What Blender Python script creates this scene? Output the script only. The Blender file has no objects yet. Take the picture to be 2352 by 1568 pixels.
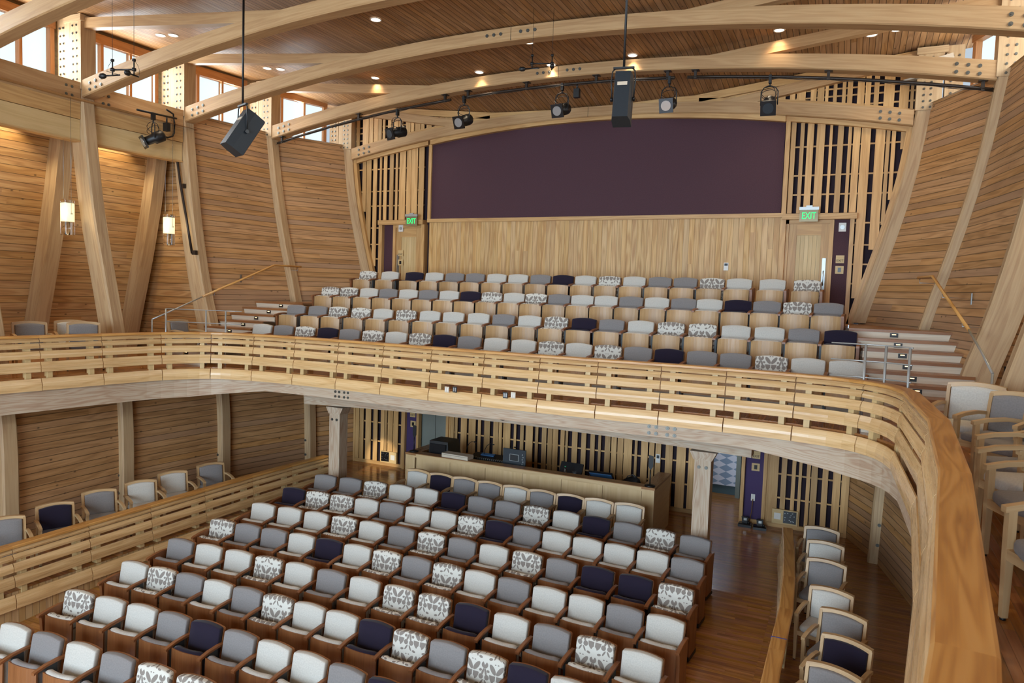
import bpy, bmesh, math, random
from mathutils import Vector, Matrix
random.seed(7)
D = bpy.data
COL = bpy.context.scene.collection
sin, cos, pi, rad = math.sin, math.cos, math.pi, math.radians

# ------------------------------------------------------------ mesh builder
class MB:
    def __init__(s): s.v=[]; s.f=[]; s.uv=[]; s.sm=[]
    def face(s, pts, uvs, smooth=False):
        i=len(s.v); s.v+= [tuple(p) for p in pts]; s.f.append(list(range(i,i+len(pts)))); s.uv.append(uvs); s.sm.append(smooth)
    def poly(s, verts, faces, uvs, smooth=False):
        i=len(s.v); s.v+=[tuple(p) for p in verts]
        for f,u in zip(faces,uvs): s.f.append([i+k for k in f]); s.uv.append(u); s.sm.append(smooth)
    def obox(s, c, ax, h, uoff=0):
        """box: centre, three unit axes, half sizes; u runs along the longest side"""
        c=Vector(c); ax=[Vector(a) for a in ax]
        P=[c+ax[0]*h[0]*a+ax[1]*h[1]*b+ax[2]*h[2]*d for d in (-1,1) for b in (-1,1) for a in (-1,1)]
        L=max(range(3),key=lambda k:h[k])
        F=[((0,2,3,1),2),((4,5,7,6),2),((0,1,5,4),1),((2,6,7,3),1),((0,4,6,2),0),((1,3,7,5),0)]
        sg=[((-1 if k&1==0 else 1),(-1 if k&2==0 else 1),(-1 if k&4==0 else 1)) for k in range(8)]
        fs=[];us=[]
        for f,n in F:
            o=[k for k in range(3) if k!=n]
            if L in o: a=L; b=[k for k in o if k!=L][0]
            else: a,b=o
            fs.append(f); us.append([(sg[k][a]*h[a]+uoff, sg[k][b]*h[b]+n*.37) for k in f])
        s.poly(P,fs,us)
    def box(s,x0,x1,y0,y1,z0,z1,uoff=0):
        s.obox(((x0+x1)/2,(y0+y1)/2,(z0+z1)/2),((1,0,0),(0,1,0),(0,0,1)),(abs(x1-x0)/2,abs(y1-y0)/2,abs(z1-z0)/2),uoff)
    def beam(s,p,q,w,h,up=(0,0,1),uoff=0):
        p=Vector(p);q=Vector(q);t=(q-p);L=t.length;t.normalize();sd=t.cross(Vector(up)).normalized();u=sd.cross(t)
        s.obox((p+q)/2,(t,sd,u),(L/2,w/2,h/2),uoff)
    def rings(s, rings, closed=True, caps=True, smooth=False, us=None):
        """skin successive rings of equal length; u along, v around"""
        n=len(rings[0]); i0=len(s.v)
        for r in rings: s.v+=[tuple(p) for p in r]
        if us is None:
            us=[0]
            for a,b in zip(rings,rings[1:]):
                us.append(us[-1]+(Vector(b[0])-Vector(a[0])).length)
        vs=[0]
        r=rings[0]
        for k in range(n): vs.append(vs[-1]+(Vector(r[(k+1)%n])-Vector(r[k])).length)
        m=n if closed else n-1
        for i in range(len(rings)-1):
            for k in range(m):
                k2=(k+1)%n
                s.f.append([i0+i*n+k,i0+i*n+k2,i0+(i+1)*n+k2,i0+(i+1)*n+k])
                s.uv.append([(us[i],vs[k]),(us[i],vs[k+1]),(us[i+1],vs[k+1]),(us[i+1],vs[k])]); s.sm.append(smooth)
        if caps and closed:
            for j,rev in ((0,True),(len(rings)-1,False)):
                idx=[i0+j*n+k for k in range(n)]
                if rev: idx=idx[::-1]
                s.f.append(idx); c=Vector(rings[j][0])
                s.uv.append([(0.1*(Vector(s.v[q])-c).x+us[j],(Vector(s.v[q])-c).z) for q in idx]); s.sm.append(False)
    def tube(s, path, r, n=8, smooth=True):
        path=[Vector(p) for p in path]; R=[]; ref=None
        for i,p in enumerate(path):
            a=path[max(0,i-1)]; b=path[min(len(path)-1,i+1)]
            t=(b-a).normalized()
            if ref is None: ref=Vector((0,0,1)) if abs(t.z)<.9 else Vector((1,0,0))
            x=t.cross(ref).normalized(); y=t.cross(x).normalized(); ref=-y if False else ref
            rr=r[i] if isinstance(r,(list,tuple)) else r
            R.append([p+x*rr*cos(2*pi*k/n)+y*rr*sin(2*pi*k/n) for k in range(n)])
        s.rings(R,smooth=smooth)
    def sweep(s, path, N, prof, smooth=False):
        """path points with (mitred) normals N; profile (n,z) closed"""
        s.rings([[Vector(p)+Vector(nn)*a+Vector((0,0,b)) for a,b in prof] for p,nn in zip(path,N)],smooth=smooth)
    def grid(s, rows, uvs, smooth=True):
        n=len(rows[0]); i0=len(s.v)
        for r in rows: s.v+=[tuple(p) for p in r]
        for i in range(len(rows)-1):
            for k in range(n-1):
                s.f.append([i0+i*n+k,i0+i*n+k+1,i0+(i+1)*n+k+1,i0+(i+1)*n+k])
                s.uv.append([uvs[i][k],uvs[i][k+1],uvs[i+1][k+1],uvs[i+1][k]]); s.sm.append(smooth)
    def pad(s, out, y0, t, b, bulge=.012, M=None, toward=-1):
        """upholstered pad: outline (x,z) in the xz plane, thickness t towards -y, bevel b"""
        M=M or Matrix()
        cx=sum(p[0] for p in out)/len(out); cz=sum(p[1] for p in out)/len(out)
        hw=max(abs(p[0]-cx) for p in out)
        def ring(k,y): return [M@Vector((cx+(x-cx)*k,y,cz+(z-cz)*k)) for x,z in out]
        ks=[(1-b/hw*.4,y0),(1,y0+toward*b*.5),(1,y0+toward*(t-b)),(1-b/hw*.35,y0+toward*(t-b*.3)),(1-b/hw,y0+toward*t),(.6,y0+toward*(t+bulge*.7)),(.25,y0+toward*(t+bulge))]
        n=len(out); i0=len(s.v)
        for k,y in ks: s.v+=[tuple(p) for p in ring(k,y)]
        s.v.append(tuple(M@Vector((cx,y0+toward*(t+bulge),cz))))
        def uvp(k,j): x,z=out[j%n]; return (cx+(x-cx)*k,cz+(z-cz)*k)
        for i in range(len(ks)-1):
            for j in range(n):
                j2=(j+1)%n; ka,kb=ks[i][0],ks[i+1][0]
                if i<3: ka=1+(.06/hw)*(3-i)*.5; kb=1+(.06/hw)*(2-i)*.5
                s.f.append([i0+i*n+j,i0+i*n+j2,i0+(i+1)*n+j2,i0+(i+1)*n+j]); s.uv.append([uvp(ka,j),uvp(ka,j+1),uvp(kb,j+1),uvp(kb,j)]); s.sm.append(True)
        c=i0+len(ks)*n
        for j in range(n):
            s.f.append([i0+(len(ks)-1)*n+j,i0+(len(ks)-1)*n+(j+1)%n,c]); s.uv.append([uvp(.25,j),uvp(.25,j+1),(cx,cz)]); s.sm.append(True)
        s.f.append([i0+j for j in range(n)][::-1]); s.uv.append([uvp(1,j) for j in range(n)][::-1]); s.sm.append(False)
    def cyl(s,c,ax,r,h,n=16,r2=None):
        c=Vector(c);ax=Vector(ax).normalized()
        s.tube([c-ax*h/2,c+ax*h/2],[r,r2 if r2 is not None else r],n)
    def mesh(s,name):
        me=D.meshes.new(name); me.from_pydata(s.v,[],s.f)
        uvl=me.uv_layers.new(name='UVMap'); k=0
        data=[]
        for u in s.uv:
            for a in u: data+= [a[0],a[1]]
        uvl.data.foreach_set('uv',data)
        me.polygons.foreach_set('use_smooth',s.sm)
        me.update(); return me
    def build(s,name,mat,parent=None,fixn=True):
        me=s.mesh(name)
        if fixn:
            bm=bmesh.new(); bm.from_mesh(me); bmesh.ops.recalc_face_normals(bm,faces=bm.faces); bm.to_mesh(me); bm.free()
        me.materials.append(mat)
        o=D.objects.new(name,me); COL.objects.link(o)
        if parent is not None: o.parent=parent
        return o
def tag(o,label=None,cat=None,group=None,kind=None):
    if label: o['label']=label
    if cat: o['category']=cat
    if group: o['group']=group
    if kind: o['kind']=kind
    return o
def empty(name,loc,rz=0,label=None,cat=None,group=None,kind=None):
    o=D.objects.new(name,None); COL.objects.link(o); o.location=loc; o.rotation_euler=(0,0,rz); o.empty_display_size=.1
    return tag(o,label,cat,group,kind)
def copy_tree(o,parent=None):
    c=o.copy(); COL.objects.link(c)
    if parent is not None: c.parent=parent
    for ch in list(o.children): copy_tree(ch,c)
    return c

# ------------------------------------------------------------ materials
def lin(c):
    return tuple(((x/255)/12.92 if x/255<=.04045 else ((x/255+.055)/1.055)**2.4) for x in c)+(1,)
class NT:
    def __init__(s,name):
        s.m=D.materials.new(name); s.m.use_nodes=True; s.t=s.m.node_tree; s.t.nodes.clear()
        s.out=s.n('ShaderNodeOutputMaterial'); s.b=s.n('ShaderNodeBsdfPrincipled'); s.l(s.b.outputs[0],s.out.inputs[0])
    def n(s,ty,**k):
        o=s.t.nodes.new(ty)
        for a,b in k.items(): setattr(o,a,b)
        return o
    def l(s,a,b): s.t.links.new(a,b)
    def setv(s,sock,v):
        if isinstance(v,bpy.types.NodeSocket): s.l(v,sock)
        else: sock.default_value=v
    def math(s,op,a,b=0,c=0,clamp=False):
        o=s.n('ShaderNodeMath',operation=op,use_clamp=clamp)
        s.setv(o.inputs[0],a); s.setv(o.inputs[1],b); s.setv(o.inputs[2],c); return o.outputs[0]
    def mix(s,f,a,b,mode='MIX'):
        o=s.n('ShaderNodeMix',data_type='RGBA',blend_type=mode); s.setv(o.inputs[0],f); s.setv(o.inputs[6],a); s.setv(o.inputs[7],b); return o.outputs[2]
    def comb(s,x,y,z=0):
        o=s.n('ShaderNodeCombineXYZ'); s.setv(o.inputs[0],x); s.setv(o.inputs[1],y); s.setv(o.inputs[2],z); return o.outputs[0]
    def uv(s):
        u=s.n('ShaderNodeUVMap',uv_map='UVMap'); p=s.n('ShaderNodeSeparateXYZ'); s.l(u.outputs[0],p.inputs[0]); return p.outputs[0],p.outputs[1]
    def noise(s,vec,scale,detail=4,rough=.55,dist=0):
        o=s.n('ShaderNodeTexNoise'); s.l(vec,o.inputs['Vector']); o.inputs['Scale'].default_value=scale; o.inputs['Detail'].default_value=detail
        o.inputs['Roughness'].default_value=rough; o.inputs['Distortion'].default_value=dist; return o.outputs[0]
    def white(s,vec):
        o=s.n('ShaderNodeTexWhiteNoise'); s.l(vec,o.inputs['Vector']); return o.outputs['Value'],o.outputs['Color']
    def ramp(s,f,stops):
        o=s.n('ShaderNodeValToRGB'); s.l(f,o.inputs[0]); e=o.color_ramp.elements
        while len(e)<len(stops): e.new(.5)
        for q,(p,c) in zip(e,stops): q.position=p; q.color=c
        return o.outputs[0]
    def rng(s,f,a,b,c,d):
        o=s.n('ShaderNodeMapRange'); s.setv(o.inputs[0],f)
        for k,v in zip((1,2,3,4),(a,b,c,d)): o.inputs[k].default_value=v
        return o.outputs[0]
    def bump(s,h,st=.3,dist=.01):
        o=s.n('ShaderNodeBump'); o.inputs['Strength'].default_value=st; o.inputs['Distance'].default_value=dist; s.l(h,o.inputs['Height']); s.l(o.outputs[0],s.b.inputs['Normal'])
    def rough(s,v): s.setv(s.b.inputs['Roughness'],v)
    def color(s,v): s.setv(s.b.inputs['Base Color'],v)

def grain(t,u,v,seed,light,mid,dark,fig=1.0,rw=.2):
    """wood grain colour from u (along, m), v (across, m) and a per-piece seed"""
    uu=t.math('ADD',u,t.math('MULTIPLY',seed,53.7)); vv=t.math('ADD',v,t.math('MULTIPLY',seed,17.3))
    n1=t.noise(t.comb(t.math('MULTIPLY',uu,.55),t.math('MULTIPLY',vv,6.0),seed),1.0,2,.45,.3)
    rings=t.math('SINE',t.math('MULTIPLY',n1,34.0*fig))
    rings=t.rng(rings,-1,1,0,1)
    fine=t.noise(t.comb(t.math('MULTIPLY',uu,2.2),t.math('MULTIPLY',vv,90.0),seed),1.0,3,.6)
    f=t.math('ADD',t.math('ADD',t.math('MULTIPLY',rings,rw),t.math('MULTIPLY',fine,.65-rw)),t.math('MULTIPLY',n1,.35))
    c=t.ramp(f,[(.2,dark),(.5,mid),(.8,light)])
    return c,fine
def wood(name,light,mid,dark,rough=.5,var=.18,fig=1.0,spec=.4,obj=False,coat=0,rw=.2):
    t=NT(name); u,v=t.uv()
    if obj:
        oi=t.n('ShaderNodeObjectInfo'); seed=oi.outputs['Random']
    else:
        g=t.n('ShaderNodeNewGeometry'); seed=g.outputs['Random Per Island']
    c,fine=grain(t,u,v,seed,lin(light),lin(mid),lin(dark),fig,rw)
    r,_=t.white(t.comb(seed,t.math('MULTIPLY',seed,3.1)))
    val=t.rng(r,0,1,1-var,1+var*.6)
    h=t.n('ShaderNodeHueSaturation'); t.l(val,h.inputs['Value']); t.l(c,h.inputs['Color'])
    t.color(h.outputs[0]); t.rough(t.rng(fine,.3,.7,rough-.06,rough+.1)); t.b.inputs['Specular IOR Level'].default_value=spec
    if coat: t.b.inputs['Coat Weight'].default_value=coat; t.b.inputs['Coat Roughness'].default_value=.25
    t.bump(fine,.08,.002)
    return t.m
def planks(name,light,mid,dark,width,length=3.2,rough=.5,var=.2,groove=.006,knots=True,fig=1.0,gcol=.25,hue=.0,spec=.4,endj=True,acc=None,rw=.26):
    t=NT(name); u,v=t.uv()
    vi=t.math('DIVIDE',v,width); row=t.math('FLOOR',vi); fv=t.math('FRACT',vi)
    rr,_=t.white(t.comb(row,3.7))
    us=t.math('ADD',u,t.math('MULTIPLY',rr,length*3))
    ui=t.math('DIVIDE',us,length); cell=t.math('FLOOR',ui); fu=t.math('FRACT',ui)
    seed,sc=t.white(t.comb(row,cell,1.3))
    c,fine=grain(t,u,t.math('MULTIPLY',fv,width),t.math('MULTIPLY',seed,1.0),lin(light),lin(mid),lin(dark),fig,rw)
    val=t.rng(seed,0,1,1-var,1+var*.7)
    h=t.n('ShaderNodeHueSaturation'); t.l(val,h.inputs['Value']); t.l(c,h.inputs['Color'])
    s2,_=t.white(t.comb(cell,row,7.7)); t.l(t.rng(s2,0,1,.5-hue,.5+hue),h.inputs['Hue']); t.l(t.rng(s2,0,1,.95,1.06),h.inputs['Saturation'])
    col=h.outputs[0]
    if acc:
        s3,_=t.white(t.comb(row,cell,9.1)); col=t.mix(t.rng(s3,.72,.85,0,.55),col,lin(acc))
    # edge darkness
    g=groove/width
    e=t.math('MINIMUM',fv,t.math('SUBTRACT',1,fv)); em=t.rng(e,g*.35,g*1.0,1,0)
    if endj:
        e2=t.math('MULTIPLY',t.math('MINIMUM',fu,t.math('SUBTRACT',1,fu)),length); em=t.math('MAXIMUM',em,t.rng(e2,groove*.15,groove*.4,.8,0))
    if knots:
        vo=t.n('ShaderNodeTexVoronoi',feature='F1'); t.l(t.comb(t.math('MULTIPLY',u,2.9),t.math('MULTIPLY',v,4.6),0),vo.inputs['Vector']); vo.inputs['Scale'].default_value=1
        k=t.rng(vo.outputs['Distance'],.04,.11,.8,0)
        kw,_=t.white(t.comb(row,t.math('FLOOR',t.math('MULTIPLY',u,1.2)),5.5))
        k=t.math('MULTIPLY',k,t.math('GREATER_THAN',kw,.2))
        col=t.mix(k,col,lin([x*.42 for x in mid]))
    col=t.mix(t.math('MULTIPLY',em,1-gcol),col,lin([x*.33 for x in dark]))
    t.color(col); t.rough(t.rng(fine,.3,.7,rough-.06,rough+.08)); t.b.inputs['Specular IOR Level'].default_value=spec
    hh=t.math('SUBTRACT',t.math('MULTIPLY',fine,.05),em); t.bump(hh,.5,.006)
    return t.m
def plain(name,col,rough=.5,metal=0,emit=0,spec=.5,noise=0,alpha=1):
    t=NT(name)
    if noise:
        tc=t.n('ShaderNodeTexCoord'); n=t.noise(tc.outputs['Object'],noise,4); t.color(t.mix(t.rng(n,.3,.7,0,1),lin([x*.88 for x in col]),lin([min(255,x*1.1) for x in col])))
        t.bump(n,.1,.002)
    else: t.color(lin(col))
    t.rough(rough); t.b.inputs['Metallic'].default_value=metal; t.b.inputs['Specular IOR Level'].default_value=spec
    if emit: t.b.inputs['Emission Color'].default_value=lin(col); t.b.inputs['Emission Strength'].default_value=emit
    if alpha<1: t.b.inputs['Alpha'].default_value=alpha
    return t.m
def fabric(name,col,v=.14):
    t=NT(name); u,w=t.uv(); n=t.noise(t.comb(t.math('MULTIPLY',u,420),t.math('MULTIPLY',w,420)),1,2,.7)
    n2=t.noise(t.comb(t.math('MULTIPLY',u,60),t.math('MULTIPLY',w,60)),1,3,.6)
    f=t.math('ADD',t.math('MULTIPLY',n,.6),t.math('MULTIPLY',n2,.4))
    t.color(t.mix(t.rng(f,.3,.7,0,1),lin([x*(1-v) for x in col]),lin([min(255,x*(1+v*.5)) for x in col])))
    t.rough(.9); t.b.inputs['Specular IOR Level'].default_value=.15
    t.b.inputs['Sheen Weight'].default_value=.15
    t.bump(n,.15,.001)
    return t.m
def pattern_fabric(name,bg,fg):
    """white cloth with a repeating taupe print of petals, cups, discs and notched discs"""
    t=NT(name); u,v=t.uv(); T=.31
    oi=t.n('ShaderNodeObjectInfo'); off=oi.outputs['Random']
    x=t.math('DIVIDE',t.math('ADD',u,t.math('MULTIPLY',off,.0)),T); y=t.math('DIVIDE',t.math('ADD',v,t.math('MULTIPLY',off,1.0)),T*.95)
    row=t.math('FLOOR',y); x=t.math('ADD',x,t.math('MULTIPLY',row,.5))
    fx=t.math('ABSOLUTE',t.math('SUBTRACT',t.math('FRACT',x),.5)); fy=t.math('SUBTRACT',t.math('FRACT',y),.5)
    def ell(cx,cy,rx,ry,a):
        dx=t.math('SUBTRACT',fx,cx); dy=t.math('SUBTRACT',fy,cy); ca,sa=cos(rad(a)),sin(rad(a))
        p=t.math('DIVIDE',t.math('ADD',t.math('MULTIPLY',dx,ca),t.math('MULTIPLY',dy,sa)),rx)
        q=t.math('DIVIDE',t.math('SUBTRACT',t.math('MULTIPLY',dy,ca),t.math('MULTIPLY',dx,sa)),ry)
        return t.math('ADD',t.math('MULTIPLY',p,p),t.math('MULTIPLY',q,q))
    def ins(d): return t.rng(d,.93,1.07,1,0)
    m=ins(ell(.15,.235,.09,.215,-36))
    cup=t.math('MULTIPLY',ins(ell(.03,.03,.245,.32,0)),t.math('LESS_THAN',fy,.02)); cup=t.math('MULTIPLY',cup,t.math('GREATER_THAN',fx,.022))
    cup=t.math('MULTIPLY',cup,t.math('GREATER_THAN',ell(0.0,-.42,.13,.27,0),1.0))
    m=t.math('MAXIMUM',m,cup)
    m=t.math('MAXIMUM',m,ins(ell(.375,-.11,.098,.1,0)))
    nd=ins(ell(.5,.34,.14,.13,0)); nd=t.math('MULTIPLY',nd,t.math('LESS_THAN',t.math('SUBTRACT',fy,.34),t.math('MULTIPLY',t.math('SUBTRACT',.5,fx),1.6)))
    m=t.math('MAXIMUM',m,nd)
    m=t.math('MAXIMUM',m,ins(ell(.44,.08,.045,.14,-16)))
    m=t.math('MAXIMUM',m,ins(ell(.335,.13,.062,.05,20)))
    m=t.math('MAXIMUM',m,ins(ell(.41,-.31,.035,.12,-30)))
    m=t.math('MAXIMUM',m,ins(ell(.22,-.41,.08,.045,12)))
    m=t.math('MAXIMUM',m,ins(ell(.06,.44,.035,.022,0)))
    n=t.noise(t.comb(t.math('MULTIPLY',u,420),t.math('MULTIPLY',v,420)),1,2,.7)
    c=t.mix(m,lin(bg),lin(fg)); c=t.mix(t.rng(n,.3,.7,0,.12),c,lin([x*.7 for x in fg]))
    t.color(c); t.rough(.88); t.b.inputs['Specular IOR Level'].default_value=.15; t.bump(n,.12,.001)
    return t.m
def checker_mat(name,a,b,sx,sy):
    t=NT(name); u,v=t.uv()
    p=t.math('ADD',t.math('DIVIDE',u,sx),t.math('DIVIDE',v,sy)); q=t.math('SUBTRACT',t.math('DIVIDE',u,sx),t.math('DIVIDE',v,sy))
    k=t.math('MODULO',t.math('ABSOLUTE',t.math('ADD',t.math('FLOOR',p),t.math('FLOOR',q))),2)
    t.color(t.mix(k,lin(a),lin(b))); t.rough(.5); return t.m

M={}
M['wall']=planks('wall_planks',(200,156,108),(180,136,90),(148,108,68),.128,9.7,.5,.11,.009,hue=.0,acc=(154,124,100),endj=False)
M['alcove']=planks('alcove_planks',(204,166,116),(182,140,92),(146,106,68),.16,9.3,.5,.1,.009,hue=.0,endj=False)
M['ceil']=planks('ceiling_planks',(184,142,98),(164,122,80),(132,94,60),.108,7.4,.55,.1,.009,hue=.0,spec=.25,endj=False)
M['floor']=planks('oak_floor',(184,128,76),(164,110,62),(132,84,46),.058,1.4,.17,.2,.0018,knots=False,hue=.008,gcol=.5,spec=.5)
M['tread']=wood('tread_oak',(172,122,78),(150,100,60),(116,76,46),.3,.1)
M['clad']=planks('rear_cladding',(226,190,136),(206,166,110),(174,126,76),.12,9,.5,.09,.004,hue=.0,gcol=.4,endj=False,knots=False,fig=1.0,rw=.26)
M['glulam']=wood('glulam_timber',(202,166,120),(186,148,102),(162,120,78),.55,.05,.9,rw=.16)
M['rib']=wood('pale_rib_timber',(204,176,138),(190,160,120),(164,128,92),.55,.05,.9,rw=.18)
M['fascia']=wood('whitewashed_beam',(206,192,170),(194,172,146),(166,128,100),.55,.05,2.4,rw=.24)
M['ash']=wood('ash_rail_boards',(228,196,146),(214,176,122),(186,144,92),.28,.12,.9,.5,rw=.2,coat=.3)
M['cap']=wood('ash_rail_cap',(220,172,104),(206,152,82),(170,114,54),.34,.06,1.2,.5,rw=.26)
M['slat']=wood('ash_slats',(226,186,128),(206,162,104),(172,126,74),.45,.25,.8,rw=.12)
M['trimwood']=wood('ash_trim',(220,180,122),(204,160,102),(178,132,80),.42,.08)
M['orange']=wood('fir_window_frame',(200,148,102),(184,130,84),(160,108,64),.4,.06)
M['seatwood']=wood('seat_veneer',(162,110,68),(140,90,52),(112,68,38),.38,.08,.8,.45,True,rw=.1)
M['seatpale']=wood('seat_veneer_pale',(206,170,122),(188,150,102),(160,122,78),.38,.12,.8,.45,True,rw=.1)
M['armwood']=wood('arm_wood',(156,102,62),(134,84,48),(104,62,34),.4,.06,.8,.45,True)
M['chairwood']=wood('chair_frame_wood',(204,174,132),(188,154,110),(160,124,82),.38,.06,.8,.5,True)
M['desk']=wood('birch_veneer',(216,188,144),(206,176,130),(190,156,110),.4,.05,.6)
M['deskt']=wood('desk_worktop',(176,130,84),(156,110,68),(130,86,50),.3,.06)
M['riser']=wood('birch_riser',(236,220,198),(226,208,182),(210,188,158),.5,.1,.6)
M['pelmet']=wood('maple_pelmet',(224,196,146),(214,184,130),(198,166,112),.45,.05,.6)
M['tg']=planks('tongue_and_groove',(206,170,120),(190,152,104),(164,124,80),.1,9,.5,.1,.004,knots=False,endj=False)
M['purple']=plain('aubergine_panel',(72,40,49),.75,noise=60)
M['darkpurple']=plain('dark_backing',(38,24,34),.9)
M['violet']=plain('violet_paint',(66,46,92),.7)
M['black']=plain('black_metal',(22,22,22),.45)
M['blackgloss']=plain('black_plastic',(16,17,20),.3)
M['speaker']=plain('speaker_enclosure',(34,42,48),.5,noise=200)
M['bronze']=plain('bronze_pipe',(54,44,36),.45,.4)
M['steel']=plain('painted_steel',(176,180,178),.35,.5)
M['nickel']=plain('brushed_nickel',(150,152,150),.35,.9)
M['bolt']=plain('bolt_steel',(104,104,98),.4,.8)
M['white']=plain('white_plastic',(225,222,214),.45)
M['cream']=plain('cream_box',(206,192,170),.5)
M['seatmetal']=plain('seat_standard',(58,60,60),.5,.3)
M['green']=plain('exit_green',(20,235,110),.5,emit=2.2)
M['glow']=plain('downlight_glow',(255,240,210),.5,emit=9)
M['lampglow']=plain('lamp_glow',(255,236,190),.5,emit=1.5)
M['stepglow']=plain('step_light_glow',(255,206,150),.5,emit=4)
M['bluetape']=plain('blue_tape',(40,70,150),.6)
M['screen']=plain('monitor_screen',(60,100,140),.15)
M['L']=fabric('off_white_cloth',(200,197,188)); M['G']=fabric('grey_cloth',(136,132,130)); M['N']=fabric('navy_cloth',(36,30,46))
M['P']=pattern_fabric('printed_cloth',(214,212,202),(140,132,124))
M['teal']=plain('teal_paint',(70,92,98),.6); M['greygreen']=plain('grey_green_panel',(122,126,116),.6)
M['checker']=checker_mat('diamond_wall',(210,210,222),(132,150,174),.34,.17)
M['ink']=plain('dark_ink',(40,32,28),.7)
M['lens']=plain('lamp_lens',(200,205,205),.12,.6)
M['cord']=plain('brown_cord',(120,84,40),.6)
t=NT('clear_glass'); t.b.inputs['Transmission Weight'].default_value=1; t.b.inputs['Roughness'].default_value=.02; t.b.inputs['IOR'].default_value=1.3; t.color((.95,.97,.97,1)); M['glass']=t.m
t=NT('daylit_pane'); t.color(lin((120,140,150))); t.b.inputs['Emission Color'].default_value=(.76,.94,1,1); t.b.inputs['Emission Strength'].default_value=1.45; M['pane']=t.m
t=NT('stage_window_pane'); t.color(lin((215,235,242))); t.b.inputs['Emission Color'].default_value=(.72,.87,1,1); t.b.inputs['Emission Strength'].default_value=3.0; M['stagepane']=t.m
# ------------------------------------------------------------ shape of the room
ZS=[-1.2,0,2,3.6,4.6,5.9,7.2,8.62]
FR={'A':(16.55,[5.56,5.6,5.64,5.8,6.02,6.38,6.68,6.86]),
    'B':(14.5,[6.4,6.45,6.54,6.86,7.08,7.42,7.70,7.9]),
    'C':(12.15,[6.95,7.0,7.05,7.38,7.66,7.93,8.12,8.28]),
    'D':(9.8,[7.15,7.2,7.24,7.48,7.72,8.05,8.27,8.44]),
    'E':(7.45,[7.0,7.05,7.1,7.4,7.66,7.98,8.2,8.36]),
    'F':(5.1,[6.7,6.75,6.8,7.1,7.36,7.68,7.9,8.06]),
    'G':(2.75,[6.3,6.35,6.4,6.7,6.96,7.28,7.5,7.66])}
KS='ABCDEFG'
def interp(xs,ys,x):
    if x<=xs[0]: return ys[0]
    for i in range(len(xs)-1):
        if x<=xs[i+1]:
            f=(x-xs[i])/(xs[i+1]-xs[i]); return ys[i]*(1-f)+ys[i+1]*f
    return ys[-1]
def smooth_interp(xs,ys,x):
    x=max(xs[0],min(xs[-1],x))
    for i in range(len(xs)-1):
        if x<=xs[i+1]: break
    def m(k):
        if k==0: return (ys[1]-ys[0])/(xs[1]-xs[0])
        if k==len(xs)-1: return (ys[-1]-ys[-2])/(xs[-1]-xs[-2])
        return (ys[k+1]-ys[k-1])/(xs[k+1]-xs[k-1])
    h=xs[i+1]-xs[i]; t=(x-xs[i])/h
    return (2*t**3-3*t**2+1)*ys[i]+(t**3-2*t**2+t)*h*m(i)+(-2*t**3+3*t**2)*ys[i+1]+(t**3-t**2)*h*m(i+1)
def XF(k,z): return smooth_interp(ZS,FR[k][1],z)
YF={k:FR[k][0] for k in KS}
def XW(y,z):
    ys=[YF[k] for k in KS[::-1]]; return interp(ys,[XF(k,z) for k in KS[::-1]],y)
def zceil(x,y): return 9.5+max(0,abs(x)-2.5)*.083-.19*max(0,y-14.5)*(1-.8*min(1,abs(x)/9))
def arch_low(k,x): return (8.87-.0143*x*x) if k=='A' else (9.24-.0128*x*x)
ZB=2.97
TH=.25
def thk(x): return .235+.095*(x/8)**2

# ------------------------------------------------------------ floors
def setting(o): o['kind']='structure'; return o
SL=.0957
def zfloor(y): return min(0,-SL*(11.7-y))
mb=MB(); P=[(-5.2,-9),(5.2,-9),(5.2,11.7),(-5.2,11.7)]
rows=[];uv=[]
for y in (-9,-2,11.7):
    rows.append([(x,y,zfloor(max(y,-2))) for x in (-5.2,0,5.2)]); uv.append([(x,y) for x in (-5.2,0,5.2)])
mb.grid(rows,uv,False)
for x0,x1,y0,y1 in ((-5.2,5.2,11.7,18.5),(-8.2,-5.2,-2,18.5),(5.2,8.2,-2,18.5),(-5.21,-5.08,-2,11.7),(5.08,5.21,-2,11.7)):
    mb.grid([[(x0,y0,0),(x1,y0,0)],[(x0,y1,0),(x1,y1,0)]],[[(x0,y0),(x1,y0)],[(x0,y1),(x1,y1)]],False)
setting(mb.build('floor',M['floor']))
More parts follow.
